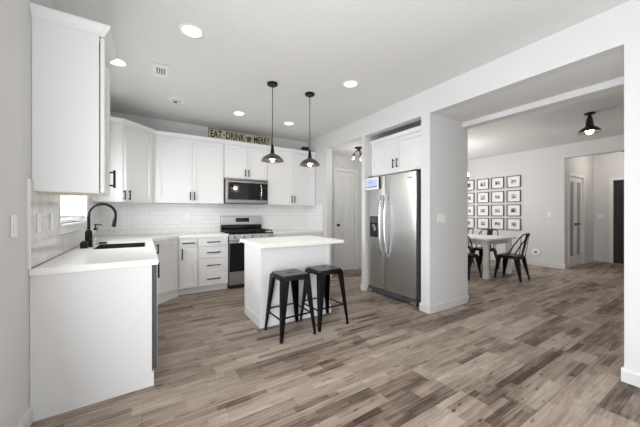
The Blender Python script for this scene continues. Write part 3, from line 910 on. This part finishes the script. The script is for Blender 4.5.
def make_stool(label, loc, rz):
    c = thing('bar_stool', label, 'stool', loc, rz, 'metal stools at the island')
    H = 0.615; s = 0.152
    mb = MB()
    # seat top with a hand slot, made from a plate with a hole
    us = [-s + 0.012, -0.035, 0.035, s - 0.012]; vs = [-s + 0.012, -0.012, 0.012, s - 0.012]
    mb.cells(us, vs, H - 0.003, H, lambda u, v: not (abs(u) < 0.03 and abs(v) < 0.01), lambda u, v, t: (u, v, t))
    mb.loft([rrect(s - 0.010, s - 0.010, 0.030, H), rrect(s - 0.003, s - 0.003, 0.034, H - 0.004), rrect(s, s, 0.036, H - 0.012),
             rrect(s + 0.006, s + 0.006, 0.036, H - 0.048), rrect(s + 0.003, s + 0.003, 0.034, H - 0.048), rrect(s - 0.004, s - 0.004, 0.034, H - 0.010)], cap=False)
    mb.build('seat', 'gun', c, smooth=35)
    f = 0.198; zt = H - 0.020
    for sx in (-1, 1):
        for sy in (-1, 1):
            b = MB()
            angle_leg(b, sx, sy, sx * (s + 0.001), sy * (s + 0.001), zt, sx * f, sy * f, 0.008, 0.075, 0.026)
            l = b.build('leg', 'gun', c)
            MB().box(sx * f - 0.014 - sx * 0.011, sx * f + 0.014 - sx * 0.011, sy * f - 0.014 - sy * 0.011, sy * f + 0.014 - sy * 0.011, 0.0, 0.016, 0.003).build('foot_cap', 'darkplastic', l)
    for sy, z in ((-1, 0.225), (1, 0.225)):
        q = s + (f - s) * (1 - z / zt) - 0.006
        MB().box(-q, q, sy * q - 0.005, sy * q + 0.005, z - 0.007, z + 0.007).build('foot_rail', 'gun', c)
    for sx, z in ((-1, 0.205), (1, 0.205)):
        q = s + (f - s) * (1 - z / zt) - 0.006
        MB().box(sx * q - 0.005, sx * q + 0.005, -q, q, z - 0.007, z + 0.007).build('foot_rail', 'gun', c)
    # crossed braces under the seat
    b = MB()
    b.box(-0.19, 0.19, -0.008, 0.008, H - 0.075, H - 0.071, rot=Matrix.Rotation(PI / 4, 4, 'Z')).box(-0.19, 0.19, -0.008, 0.008, H - 0.0705, H - 0.0665, rot=Matrix.Rotation(-PI / 4, 4, 'Z'))
    b.build('brace', 'gun', c)
    return c
st = make_stool('left dark metal stool, nearest the island corner and the range', (1.273, 2.600, 0), math.radians(1.5))
dup(st, (1.712, 2.628, 0), math.radians(2.0), 'right dark metal stool, the one nearer the refrigerator')

# ------------------------------------------------------------------ dining table and chairs
TX0, TX1, TY0, TY1 = 5.34, 6.41, 2.65, 4.40
c = thing('dining_table', 'white painted dining table in the room beyond the grey pier', 'table', ((TX0 + TX1) / 2, (TY0 + TY1) / 2, 0))
hx, hy = (TX1 - TX0) / 2, (TY1 - TY0) / 2
MB().box(-hx, hx, -hy, hy, 0.722, 0.755, 0.004).build('tabletop', 'tablewhite', c)
MB().box(-hx + 0.09, hx - 0.09, -hy + 0.09, -hy + 0.11, 0.63, 0.7215).box(-hx + 0.09, hx - 0.09, hy - 0.11, hy - 0.09, 0.63, 0.7215).box(-hx + 0.09, -hx + 0.11, -hy + 0.11, hy - 0.11, 0.63, 0.7215).box(hx - 0.11, hx - 0.09, -hy + 0.11, hy - 0.11, 0.63, 0.7215).build('apron', 'tablewhite', c)
for sx in (-1, 1):
    for sy in (-1, 1):
        x, y = sx * (hx - 0.10), sy * (hy - 0.10)
        l = MB().box(x - 0.04, x + 0.04, y - 0.04, y + 0.04, 0.09, 0.721, 0.004).build('leg', 'tablewhite', c)
        MB().box(x - 0.048, x + 0.048, y - 0.048, y + 0.048, 0.0, 0.0895, 0.006).build('foot_block', 'tablewhite', l)

def make_chair(label, loc, rz):
    c = thing('dining_chair', label, 'chair', loc, rz, 'black metal chairs at the dining table')
    H = 0.45; s = 0.18
    mb = MB()
    mb.loft([rrect(0.02, 0.02, 0.01, H - 0.004), rrect(s - 0.03, s - 0.03, 0.04, H - 0.006), rrect(s - 0.006, s - 0.006, 0.05, H), rrect(s, s, 0.055, H - 0.006),
             rrect(s + 0.004, s + 0.004, 0.055, H - 0.055), rrect(s, s, 0.055, H - 0.055), rrect(s - 0.012, s - 0.012, 0.045, H - 0.012), rrect(0.02, 0.02, 0.01, H - 0.012)])
    mb.build('seat', 'black', c, smooth=35)
    for sx in (-1, 1):
        for sy, yb in ((1, 0.215), (-1, -0.235)):
            b = MB()
            angle_leg(b, sx, sy, sx * (s - 0.004), sy * (s - 0.004), H - 0.03, sx * 0.215, yb, 0.006, 0.085, 0.028)
            l = b.build('leg', 'black', c)
            MB().box(sx * 0.205 - 0.014, sx * 0.205 + 0.014, yb - sy * 0.011 - 0.014, yb - sy * 0.011 + 0.014, 0, 0.014, 0.003).build('foot_cap', 'darkplastic', l)
    # bent tube hoop: starts at the middle of each seat side, sweeps back and over the top
    side = [(-0.183, 0.02, H - 0.03), (-0.186, -0.02, H + 0.03), (-0.196, -0.11, H + 0.20), (-0.198, -0.195, H + 0.33), (-0.170, -0.243, H + 0.392), (-0.095, -0.258, H + 0.408)]
    path = side + [(-x, y, z) for x, y, z in reversed(side)]
    MB().tube(path, 0.0105, 10).build('back_hoop', 'black', c, smooth=60)
    b = MB()
    for k in range(2):
        pass
    rings = []
    for t in (0, 0.33, 0.66, 1):
        y = -0.172 - 0.092 * t; z = H - 0.02 + 0.435 * t; wd = 0.055 + 0.006 * t
        rings.append([(-wd, y, z), (wd, y, z), (wd, y + 0.006, z), (-wd, y + 0.006, z)])
    b.loft(rings)
    b.build('back_splat', 'black', c)
    for sx in (-1, 1):
        MB().tube([(sx * 0.150, -0.178, H - 0.02), (sx * 0.165, -0.205, H + 0.18), (sx * 0.182, -0.222, H + 0.36)], 0.006, 8).build('back_stay', 'black', c, smooth=50)
    return c
ch = make_chair('black metal chair at the near end of the white table, its back turned right', (5.87, 2.515, 0), math.radians(4))
dup(ch, (5.26, 3.06, 0), math.radians(-90), 'black metal chair on the kitchen side of the white table, half behind the pier')
dup(ch, (6.52, 3.34, 0), math.radians(90), 'black metal chair on the picture-wall side, its round back above the tabletop')
dup(ch, (6.52, 3.90, 0), math.radians(90), 'black metal chair at the far left, only a sliver showing past the pier')

# ------------------------------------------------------------------ picture wall
rows_z = [2.035, 1.668, 1.312, 0.962]
cols_y = [4.450, 4.058, 3.685, 3.308]
rown = ['top row', 'second row', 'third row', 'bottom row']
coln = ['leftmost visible', 'second from left', 'third from left', 'rightmost']
k = 0
for i, z in enumerate(rows_z):
    for j, y in enumerate(cols_y):
        k += 1
        c = thing('picture_frame', 'dark framed black-and-white print, %s in the %s of the wall grid' % (coln[j], rown[i]), 'picture', (XG - 0.001, y, z), -PI / 2, 'framed prints on the dining wall')
        hw, hh, t = 0.156, 0.147, 0.016
        mb = MB()
        mb.box(-hw, -hw + t, -0.025, 0, -hh, hh, 0.002).box(hw - t, hw, -0.025, 0, -hh, hh, 0.002).box(-hw + t, hw - t, -0.025, 0, hh - t, hh, 0.002).box(-hw + t, hw - t, -0.025, 0, -hh, -hh + t, 0.002)
        mb.build('frame', 'picframe', c)
        MB().box(-hw + t, hw - t, -0.010, -0.002, -hh + t, hh - t).build('mount', 'mount', c)
        random.seed(k)
        w_, h_ = 0.050 + 0.016 * random.random(), 0.040 + 0.016 * random.random()
        MB().box(-w_, w_, -0.0118, -0.0102, -h_, h_).build('print', photo_mat(k), c)

# ------------------------------------------------------------------ lights
def pendant(label, x, y):
    c = thing('pendant_lamp', label, 'pendant lamp', (x, y, ZC), 0, 'pendants over the island')
    MB().lathe([(0, -0.001), (0.062, -0.001), (0.062, -0.018), (0.055, -0.024), (0, -0.024)]).build('canopy', 'black', c, smooth=35)
    MB().tube([(0, 0, -0.024), (0, 0, -0.735)], 0.0045, 8).build('rod', 'bronze', c, smooth=60)
    MB().lathe([(0.0, -0.725), (0.012, -0.725), (0.016, -0.745), (0.020, -0.79), (0.026, -0.825), (0.030, -0.832), (0.0, -0.832)]).build('socket', 'black', c, smooth=40)
    prof = [(0.030, -0.825), (0.052, -0.838), (0.088, -0.858), (0.116, -0.885), (0.131, -0.910), (0.133, -0.914), (0.129, -0.912), (0.112, -0.886), (0.085, -0.862), (0.050, -0.843), (0.026, -0.832)]
    MB().lathe(prof, capends=False, n=36).build('shade', 'shade', c, smooth=50)
    MB().sphere((0, 0, -0.892), 0.026, sz=1.3).build('bulb', 'bulb', c, smooth=60)
    l = bpy.data.lights.new('pendant_glow', 'POINT'); l.energy = 5; l.color = (1, 0.88, 0.72); l.shadow_soft_size = 0.03
    lo = bpy.data.objects.new('pendant_glow', l); COL.objects.link(lo); lo.parent = c; lo.location = (0, 0, -0.935)
    return c
pendant('gunmetal dome pendant lamp hanging over the range end of the island', 1.275, 3.065)
pendant('gunmetal dome pendant lamp hanging over the refrigerator end of the island', 1.788, 3.072)

def downlight(label, x, y, lit=True):
    c = thing('recessed_light', label, 'ceiling light', (x, y, ZC), 0, 'recessed kitchen ceiling lights')
    MB().lathe([(0.075, -0.004), (0.098, -0.004), (0.102, -0.001), (0.075, -0.001)], capends=False, n=32).build('trim_ring', 'whiteplastic', c, smooth=40)
    MB().lathe([(0, -0.0035), (0.075, -0.0035), (0.075, -0.001), (0, -0.001)], n=32).build('lens', 'lens' if lit else 'lensdim', c)
    if lit:
        l = bpy.data.lights.new('downlight_beam', 'AREA'); l.shape = 'DISK'; l.size = 0.14; l.energy = 0.6; l.color = (1, 0.98, 0.95)
        lo = bpy.data.objects.new('downlight_beam', l); COL.objects.link(lo); lo.parent = c; lo.location = (0, 0, -0.008)
    return c
downlight('recessed ceiling light half hidden behind the near left wall cabinet', -0.237, 3.47)
downlight('large bright recessed ceiling light nearest the camera, left of centre', 0.339, 2.552)
downlight('recessed ceiling light right of the pendant lamps', 2.058, 2.582)
downlight('recessed ceiling light above the sign, left of the pendant rods', 1.223, 4.25)
downlight('recessed ceiling light seen between the two pendant rods', 2.075, 4.267)
c = thing('ceiling_spotlight', 'unlit white swivel ceiling light between the vent and the back cabinets', 'ceiling light', (0.374, 4.211, ZC))
MB().lathe([(0.058, -0.006), (0.098, -0.006), (0.102, -0.001), (0.058, -0.001)], capends=False, n=32).build('trim_ring', 'whiteplastic', c, smooth=40)
MB().sphere((0, 0, -0.006), 0.058, sz=0.45, n=20).build('eyeball', 'lensdim', c, smooth=60)
MB().lathe([(0, -0.035), (0.028, -0.034), (0.028, -0.028), (0, -0.028)], (-0.02, -0.01, 0), 18).build('lamp_face', 'ventdark', c)

c = thing('ceiling_vent', 'white square air register in the ceiling above the sink side', 'vent', (0.155, 3.43, ZC), math.radians(-2))
MB().box(-0.078, 0.078, -0.16, 0.16, -0.010, -0.001, 0.003).build('plate', 'vent', c)
mb = MB()
for k in range(4): mb.box(-0.045 + k * 0.022, -0.033 + k * 0.022, -0.08, 0.06, -0.0125, -0.0102)
mb.build('louver_shade', 'ventdark', c)  # dark strips painting the shade between the slats

# flush lamp in the dining area
c = thing('semi_flush_lamp', 'dark bronze saucer-shade ceiling lamp, lit, in the dining area at right', 'ceiling lamp', (5.73, 1.385, ZC))
MB().lathe([(0, -0.001), (0.065, -0.001), (0.065, -0.02), (0.05, -0.028), (0, -0.028)]).build('canopy', 'bronze', c, smooth=35)
MB().lathe([(0.022, -0.028), (0.022, -0.06), (0.034, -0.075), (0.044, -0.16), (0.052, -0.215), (0.0, -0.215)]).build('socket', 'bronze', c, smooth=40)
MB().lathe([(0.045, -0.20), (0.08, -0.222), (0.115, -0.255), (0.136, -0.288), (0.138, -0.292), (0.133, -0.288), (0.110, -0.259), (0.075, -0.228), (0.04, -0.208)], capends=False, n=36).build('shade', 'bronze', c, smooth=50)
MB().sphere((0, 0, -0.272), 0.048, sz=1.1).build('bulb', 'bulb', c, smooth=60)
l = bpy.data.lights.new('saucer_glow', 'POINT'); l.energy = 17; l.color = (1, 0.88, 0.74); l.shadow_soft_size = 0.04
lo = bpy.data.objects.new('saucer_glow', l); COL.objects.link(lo); lo.parent = c; lo.location = (0, 0, -0.335)

# chandelier over the dining table
c = thing('chandelier', 'black dining chandelier with lit bulbs, mostly hidden by the grey pier', 'chandelier', (5.88, 3.66, ZC))
MB().lathe([(0, -0.001), (0.06, -0.001), (0.06, -0.02), (0, -0.025)]).build('canopy', 'black', c, smooth=35)
MB().tube([(0, 0, -0.02), (0, 0, -0.86)], 0.006, 8).build('stem', 'black', c, smooth=50)
for k in range(4):
    a = -PI / 2 + k * PI / 2
    dx, dy = math.cos(a), math.sin(a)
    ar = MB().tube([(0, 0, -0.83), (dx * 0.12, dy * 0.12, -0.87), (dx * 0.25, dy * 0.25, -0.86), (dx * 0.30, dy * 0.30, -0.81), (dx * 0.30, dy * 0.30, -0.74)], 0.008, 8).lathe([(0, -0.78), (0.026, -0.78), (0.026, -0.735), (0, -0.735)], (dx * 0.30, dy * 0.30, 0), 14).build('arm', 'black', c, smooth=40)
    MB().sphere((dx * 0.30, dy * 0.30, -0.695), 0.036, sz=1.1).build('bulb', 'bulb', ar, smooth=60)
l = bpy.data.lights.new('chandelier_glow', 'POINT'); l.energy = 10; l.color = (1, 0.9, 0.78); l.shadow_soft_size = 0.1
lo = bpy.data.objects.new('chandelier_glow', l); COL.objects.link(lo); lo.parent = c; lo.location = (0, 0, -0.60)

# ceiling lamp added to brighten the far hall, almost wholly out of view
c = thing('added_hall_lamp', 'added dark ceiling lamp to brighten the far hall, showing only its edge beside the right pier', 'ceiling lamp', (9.0, 1.53, ZC))
MB().lathe([(0, -0.001), (0.07, -0.001), (0.07, -0.025), (0.02, -0.035), (0.02, -0.09), (0, -0.09)]).build('canopy', 'black', c, smooth=35)
MB().lathe([(0.02, -0.09), (0.10, -0.11), (0.12, -0.14), (0.118, -0.145), (0.098, -0.117), (0.02, -0.097)], capends=False).build('shade', 'black', c, smooth=40)
MB().sphere((0, 0, -0.145), 0.04).build('bulb', 'bulb', c, smooth=60)
l = bpy.data.lights.new('added_hall_glow', 'POINT'); l.energy = 13; l.color = (1, 0.92, 0.84); l.shadow_soft_size = 0.08
lo = bpy.data.objects.new('added_hall_glow', l); COL.objects.link(lo); lo.parent = c; lo.location = (0, 0, -0.24)

# spider lamp in the pantry hall
c = thing('hall_ceiling_lamp', 'small black ceiling lamp with glass shades in the pantry hall', 'ceiling lamp', (3.40, 4.02, ZH + 0.01))
MB().lathe([(0, -0.001), (0.075, -0.001), (0.075, -0.022), (0.03, -0.035), (0.022, -0.07), (0, -0.07)]).build('canopy', 'black', c, smooth=35)
for k in range(3):
    a = 0.5 + k * 2 * PI / 3
    dx, dy = math.cos(a), math.sin(a)
    ar = MB().tube([(0, 0, -0.05), (dx * 0.05, dy * 0.05, -0.075), (dx * 0.085, dy * 0.085, -0.11), (dx * 0.09, dy * 0.09, -0.135)], 0.008, 8).lathe([(0, -0.13), (0.022, -0.13), (0.024, -0.155), (0, -0.155)], (dx * 0.09, dy * 0.09, 0), 12).build('arm', 'black', c, smooth=40)
    MB().lathe([(0.022, -0.15), (0.045, -0.185), (0.052, -0.23), (0.049, -0.23), (0.042, -0.187), (0.020, -0.154)], (dx * 0.09, dy * 0.09, 0), 16, capends=False).build('glass_shade', 'bottle', ar, smooth=50)
    MB().sphere((dx * 0.09, dy * 0.09, -0.185), 0.02).build('bulb', 'dimbulb', ar, smooth=60)
l = bpy.data.lights.new('hall_glow', 'POINT'); l.energy = 4.5; l.color = (1, 0.95, 0.88); l.shadow_soft_size = 0.12
lo = bpy.data.objects.new('hall_glow', l); COL.objects.link(lo); lo.parent = c; lo.location = (0, 0, -0.30)

# ------------------------------------------------------------------ sign and small things on the cabinets
c = thing('wooden_sign', 'long aged cream sign reading EAT DRINK and BE MERRY on the back cabinets', 'sign', (1.46, 4.90, ZT))
MB().box(-0.555, 0.555, 0.0, 0.014, 0.0005, 0.170, 0.001).build('board', 'signboard', c)
mb = MB()
mb.box(-0.560, 0.560, -0.006, 0.016, 0.1705, 0.180).box(-0.560, 0.560, -0.006, -0.0005, 0.0006, 0.008).box(-0.5605, -0.5505, -0.006, -0.0005, 0.0085, 0.170).box(0.5505, 0.5605, -0.006, -0.0005, 0.0085, 0.170)
mb.build('border', 'signframe', c)
def put_text(s, size, x, z, sx=1.0, par=c, m='signink', y=-0.003):
    b = text_mb(s, size, bold=0.0045)
    b.bm.transform(Matrix.Diagonal((sx, 1, 1, 1)))
    o = b.build('lettering', m, par); o.location = (x, y, z); return o
put_text('EAT', 0.165, -0.435, 0.086, 0.66)
put_text('\u00b7', 0.16, -0.305, 0.088)
put_text('DRINK', 0.165, -0.115, 0.086, 0.66)
put_text('\u00b7', 0.16, 0.065, 0.088)
put_text('and', 0.062, 0.125, 0.112, 0.9)
put_text('BE', 0.070, 0.125, 0.060, 0.9)
put_text('\u00b7', 0.16, 0.185, 0.088)
put_text('MERRY', 0.165, 0.368, 0.086, 0.60)

c = thing('black_speaker', 'small black object lying on top of the right back cabinet', 'ornament', (2.77, 4.93, 2.4505))
MB().box(-0.085, 0.055, -0.05, 0.05, 0.0, 0.125, 0.02, 3).build('case', 'darkplastic', c, smooth=40)
MB().lathe([(0, 0), (0.05, 0.0), (0.055, 0.012), (0.03, 0.04), (0, 0.042)], (0.11, 0, 0), 18).build('base', 'darkplastic', c, smooth=40)

# ------------------------------------------------------------------ doors
# pantry door
d = thing('door_1', None, None, (0, 0, 0), kind='structure')
x0, x1, _, z1 = PD
mb = MB()
x0 += 0.004; x1 -= 0.004
Yd = 4.765
mb.box(x0, x1, Yd + 0.012, Yd + 0.04, 0.012, z1 - 0.004)
for a, b_ in ((x0, x0 + 0.085), (x1 - 0.085, x1)): mb.box(a, b_, Yd, Yd + 0.012, 0.012, z1 - 0.004)
xm = (x0 + x1) / 2
for za, zb in ((0.012, 0.20), (0.86, 1.02), (z1 - 0.12, z1 - 0.004)): mb.box(x0 + 0.085, x1 - 0.085, Yd, Yd + 0.012, za, zb)
for za, zb in ((0.20, 0.86), (1.02, z1 - 0.12)): mb.box(xm - 0.035, xm + 0.035, Yd, Yd + 0.012, za, zb)
for xa, xb in ((x0 + 0.105, xm - 0.055), (xm + 0.055, x1 - 0.105)):
    for za, zb in ((0.22, 0.84), (1.04, z1 - 0.14)):
        mb.loft([[(xa, Yd + 0.012, za), (xb, Yd + 0.012, za), (xb, Yd + 0.012, zb), (xa, Yd + 0.012, zb)],
                 [(xa + 0.018, Yd + 0.003, za + 0.018), (xb - 0.018, Yd + 0.003, za + 0.018), (xb - 0.018, Yd + 0.003, zb - 0.018), (xa + 0.018, Yd + 0.003, zb - 0.018)]])
mb.build('door_panel', 'trim', d)
MB().box(PD[0] - 0.06, PD[0], 4.733, 4.75, 0, z1 + 0.06, 0.003).box(PD[1], PD[1] + 0.06, 4.733, 4.75, 0, z1 + 0.06, 0.003).box(PD[0], PD[1], 4.733, 4.75, z1, z1 + 0.06, 0.003).build('door_casing', 'trim', d)
MB().lathe([(0, 0), (0.026, 0), (0.026, -0.006), (0.014, -0.010), (0.014, -0.020), (0.026, -0.026), (0.031, -0.038), (0.024, -0.048), (0, -0.050)], (x0 + 0.055, Yd, 0.985), 18, 'Y').build('door_knob', 'black', d, smooth=50)
mb = MB()
for zz in (0.25, 1.05, 1.85): mb.box(x1 - 0.004, x1 + 0.006, Yd - 0.008, Yd + 0.004, zz - 0.045, zz + 0.045)
mb.build('hinge', 'chrome', d)
MB().box(3.076, 4.2, 4.86, 4.9, 0, ZC).build('closet_backing', 'wall', d)

c = thing('pantry_sign', 'small white lettered sign on the wall above the pantry door', 'sign', (3.63, 4.749, 2.30))
MB().box(-0.125, 0.125, -0.014, 0, -0.030, 0.030, 0.003).build('board', 'whiteplastic', c)
o = text_mb('PANTRY', 0.05, extrude=0.0006).build('lettering', 'greytext', c); o.location = (0.0, -0.0152, 0)

# french doors in the far hall
d = thing('door_2', None, None, (0, 0, 0), kind='structure')
x0, x1, _, z1 = FD
xm = (x0 + x1) / 2
for a, b_, hx_ in ((x0 + 0.003, xm - 0.002, xm - 0.035), (xm + 0.002, x1 - 0.003, xm + 0.035)):
    mb = MB()
    Y0, Y1 = 2.325, 2.36
    mb.box(a, a + 0.095, Y0, Y1, 0.012, z1 - 0.004, 0.003).box(b_ - 0.095, b_, Y0, Y1, 0.012, z1 - 0.004, 0.003)
    mb.box(a + 0.095, b_ - 0.095, Y0, Y1, 0.012, 0.24, 0.003).box(a + 0.095, b_ - 0.095, Y0, Y1, z1 - 0.12, z1 - 0.004, 0.003)
    lf = mb.build('door_leaf', 'trim', d)
    MB().box(a + 0.094, b_ - 0.094, 2.338, 2.346, 0.239, z1 - 0.119).build('door_pane', 'frost', lf)
    sgn = -1 if hx_ < xm else 1
    MB().lathe([(0, 0), (0.026, 0), (0.026, -0.01), (0.010, -0.012), (0.010, -0.045), (0, -0.046)], (hx_, 2.325, 0.985), 14, 'Y').tube([(hx_, 2.275, 0.985), (hx_ + sgn * 0.13, 2.275, 0.985)], 0.013, 8).build('door_handle', 'black', lf, smooth=40)
MB().box(x0 - 0.07, x0, 2.292, 2.31, 0, z1 + 0.07, 0.003).box(x1, x1 + 0.07, 2.292, 2.31, 0, z1 + 0.07, 0.003).box(x0, x1, 2.292, 2.31, z1, z1 + 0.07, 0.003).build('door_casing', 'trim', d)
MB().box(x0 - 0.1, x1 + 0.1, 2.45, 2.5, 0, ZC).build('room_backing', 'wall', d)

# black front door at the end of the far hall
d = thing('door_3', None, None, (0, 0, 0), kind='structure')
y0, y1, _, z1 = BD
mb = MB()
mb.box(XF + 0.02, XF + 0.055, y0 + 0.003, y1 - 0.003, 0.001, z1 - 0.004)
for ya, yb in ((y0 + 0.12, (y0 + y1) / 2 - 0.05), ((y0 + y1) / 2 + 0.05, y1 - 0.12)):
    for za, zb in ((0.2, 0.85), (1.0, 1.55), (1.65, 1.92)):
        mb.box(XF + 0.012, XF + 0.021, ya, yb, za, zb, 0.004)
mb.build('door_panel', 'blackdoor', d)
MB().box(XF - 0.018, XF, y1, y1 + 0.07, 0, z1 + 0.07, 0.003).box(XF - 0.018, XF, y0 - 0.07, y0, 0, z1 + 0.07, 0.003).box(XF - 0.018, XF, y0, y1, z1, z1 + 0.07, 0.003).build('door_casing', 'trim', d)
MB().lathe([(0, 0), (0.028, 0), (0.028, -0.01), (0.011, -0.012), (0.011, -0.04), (0.026, -0.05), (0.026, -0.06), (0, -0.064)], (XF + 0.02, y0 + 0.07, 0.98), 16, 'X').build('door_knob', 'chrome', d, smooth=40)

# ------------------------------------------------------------------ switch and outlet plates
def plate(label, cat, loc, rz, n=1, name='light_switch', w=None, outlet=False):
    c = thing(name, label, cat, loc, rz)
    W = w or (0.075 if n == 1 else 0.046 * n + 0.03); h = 0.118
    MB().box(-W / 2, W / 2, -0.006, 0, -h / 2, h / 2, 0.003).build('plate', 'whiteplastic', c)
    for k in range(n):
        x = (k - (n - 1) / 2) * 0.046
        if outlet:
            MB().box(x - 0.017, x + 0.017, -0.0085, -0.0062, -0.045, -0.008, 0.002).box(x - 0.017, x + 0.017, -0.0085, -0.0062, 0.008, 0.045, 0.002).build('socket', 'whiteplastic', c)
        else:
            MB().box(x - 0.016, x + 0.016, -0.010, -0.0062, -0.033, 0.033, 0.002).build('rocker', 'whiteplastic', c)
    return c
plate('white rocker switch on the left wall before the tile edge', 'light switch', (XL + 0.001, 2.040, 1.158), PI / 2)
plate('white triple switch plate on the grey side of the pier', 'light switch', (3.185, 2.159, 1.168), 0, 3)
plate('small white switch plate on the dining wall right of the pictures', 'light switch', (XG - 0.001, 2.575, 1.20), -PI / 2)
plate('white double switch plate at the end of the far hall beside the black door', 'light switch', (XF - 0.001, 2.19, 1.16), -PI / 2, 2)
plate('outlet plate in the left tile splashback, nearer the tile edge', 'outlet', (XL + 0.013, 2.385, 1.165), PI / 2, 1, 'outlet', outlet=True)
plate('outlet plate in the left tile splashback, nearer the sink window', 'outlet', (XL + 0.013, 2.665, 1.165), PI / 2, 1, 'outlet', outlet=True)
plate('outlet plate in the back tile behind the faucet', 'outlet', (-0.265, YB - 0.011, 1.12), 0, 1, 'outlet', outlet=True)
plate('outlet plate in the back tile left of the range', 'outlet', (0.62, YB - 0.011, 1.18), 0, 1, 'outlet', outlet=True)
c = thing('wall_port', 'round white disc low on the dining wall right of the end chair', 'wall port', (XG - 0.001, 2.84, 0.317), -PI / 2)
MB().lathe([(0, -0.012), (0.03, -0.012), (0.045, -0.016), (0.085, -0.012), (0.092, 0), (0, 0)], n=28, axis='Y').build('rim', 'whiteplastic', c, smooth=40)
MB().lathe([(0, -0.0175), (0.026, -0.0175), (0.028, -0.0125), (0, -0.0125)], n=20, axis='Y').build('cap', 'ventdark', c, smooth=40)  # dark disc put in for the shaded centre hole
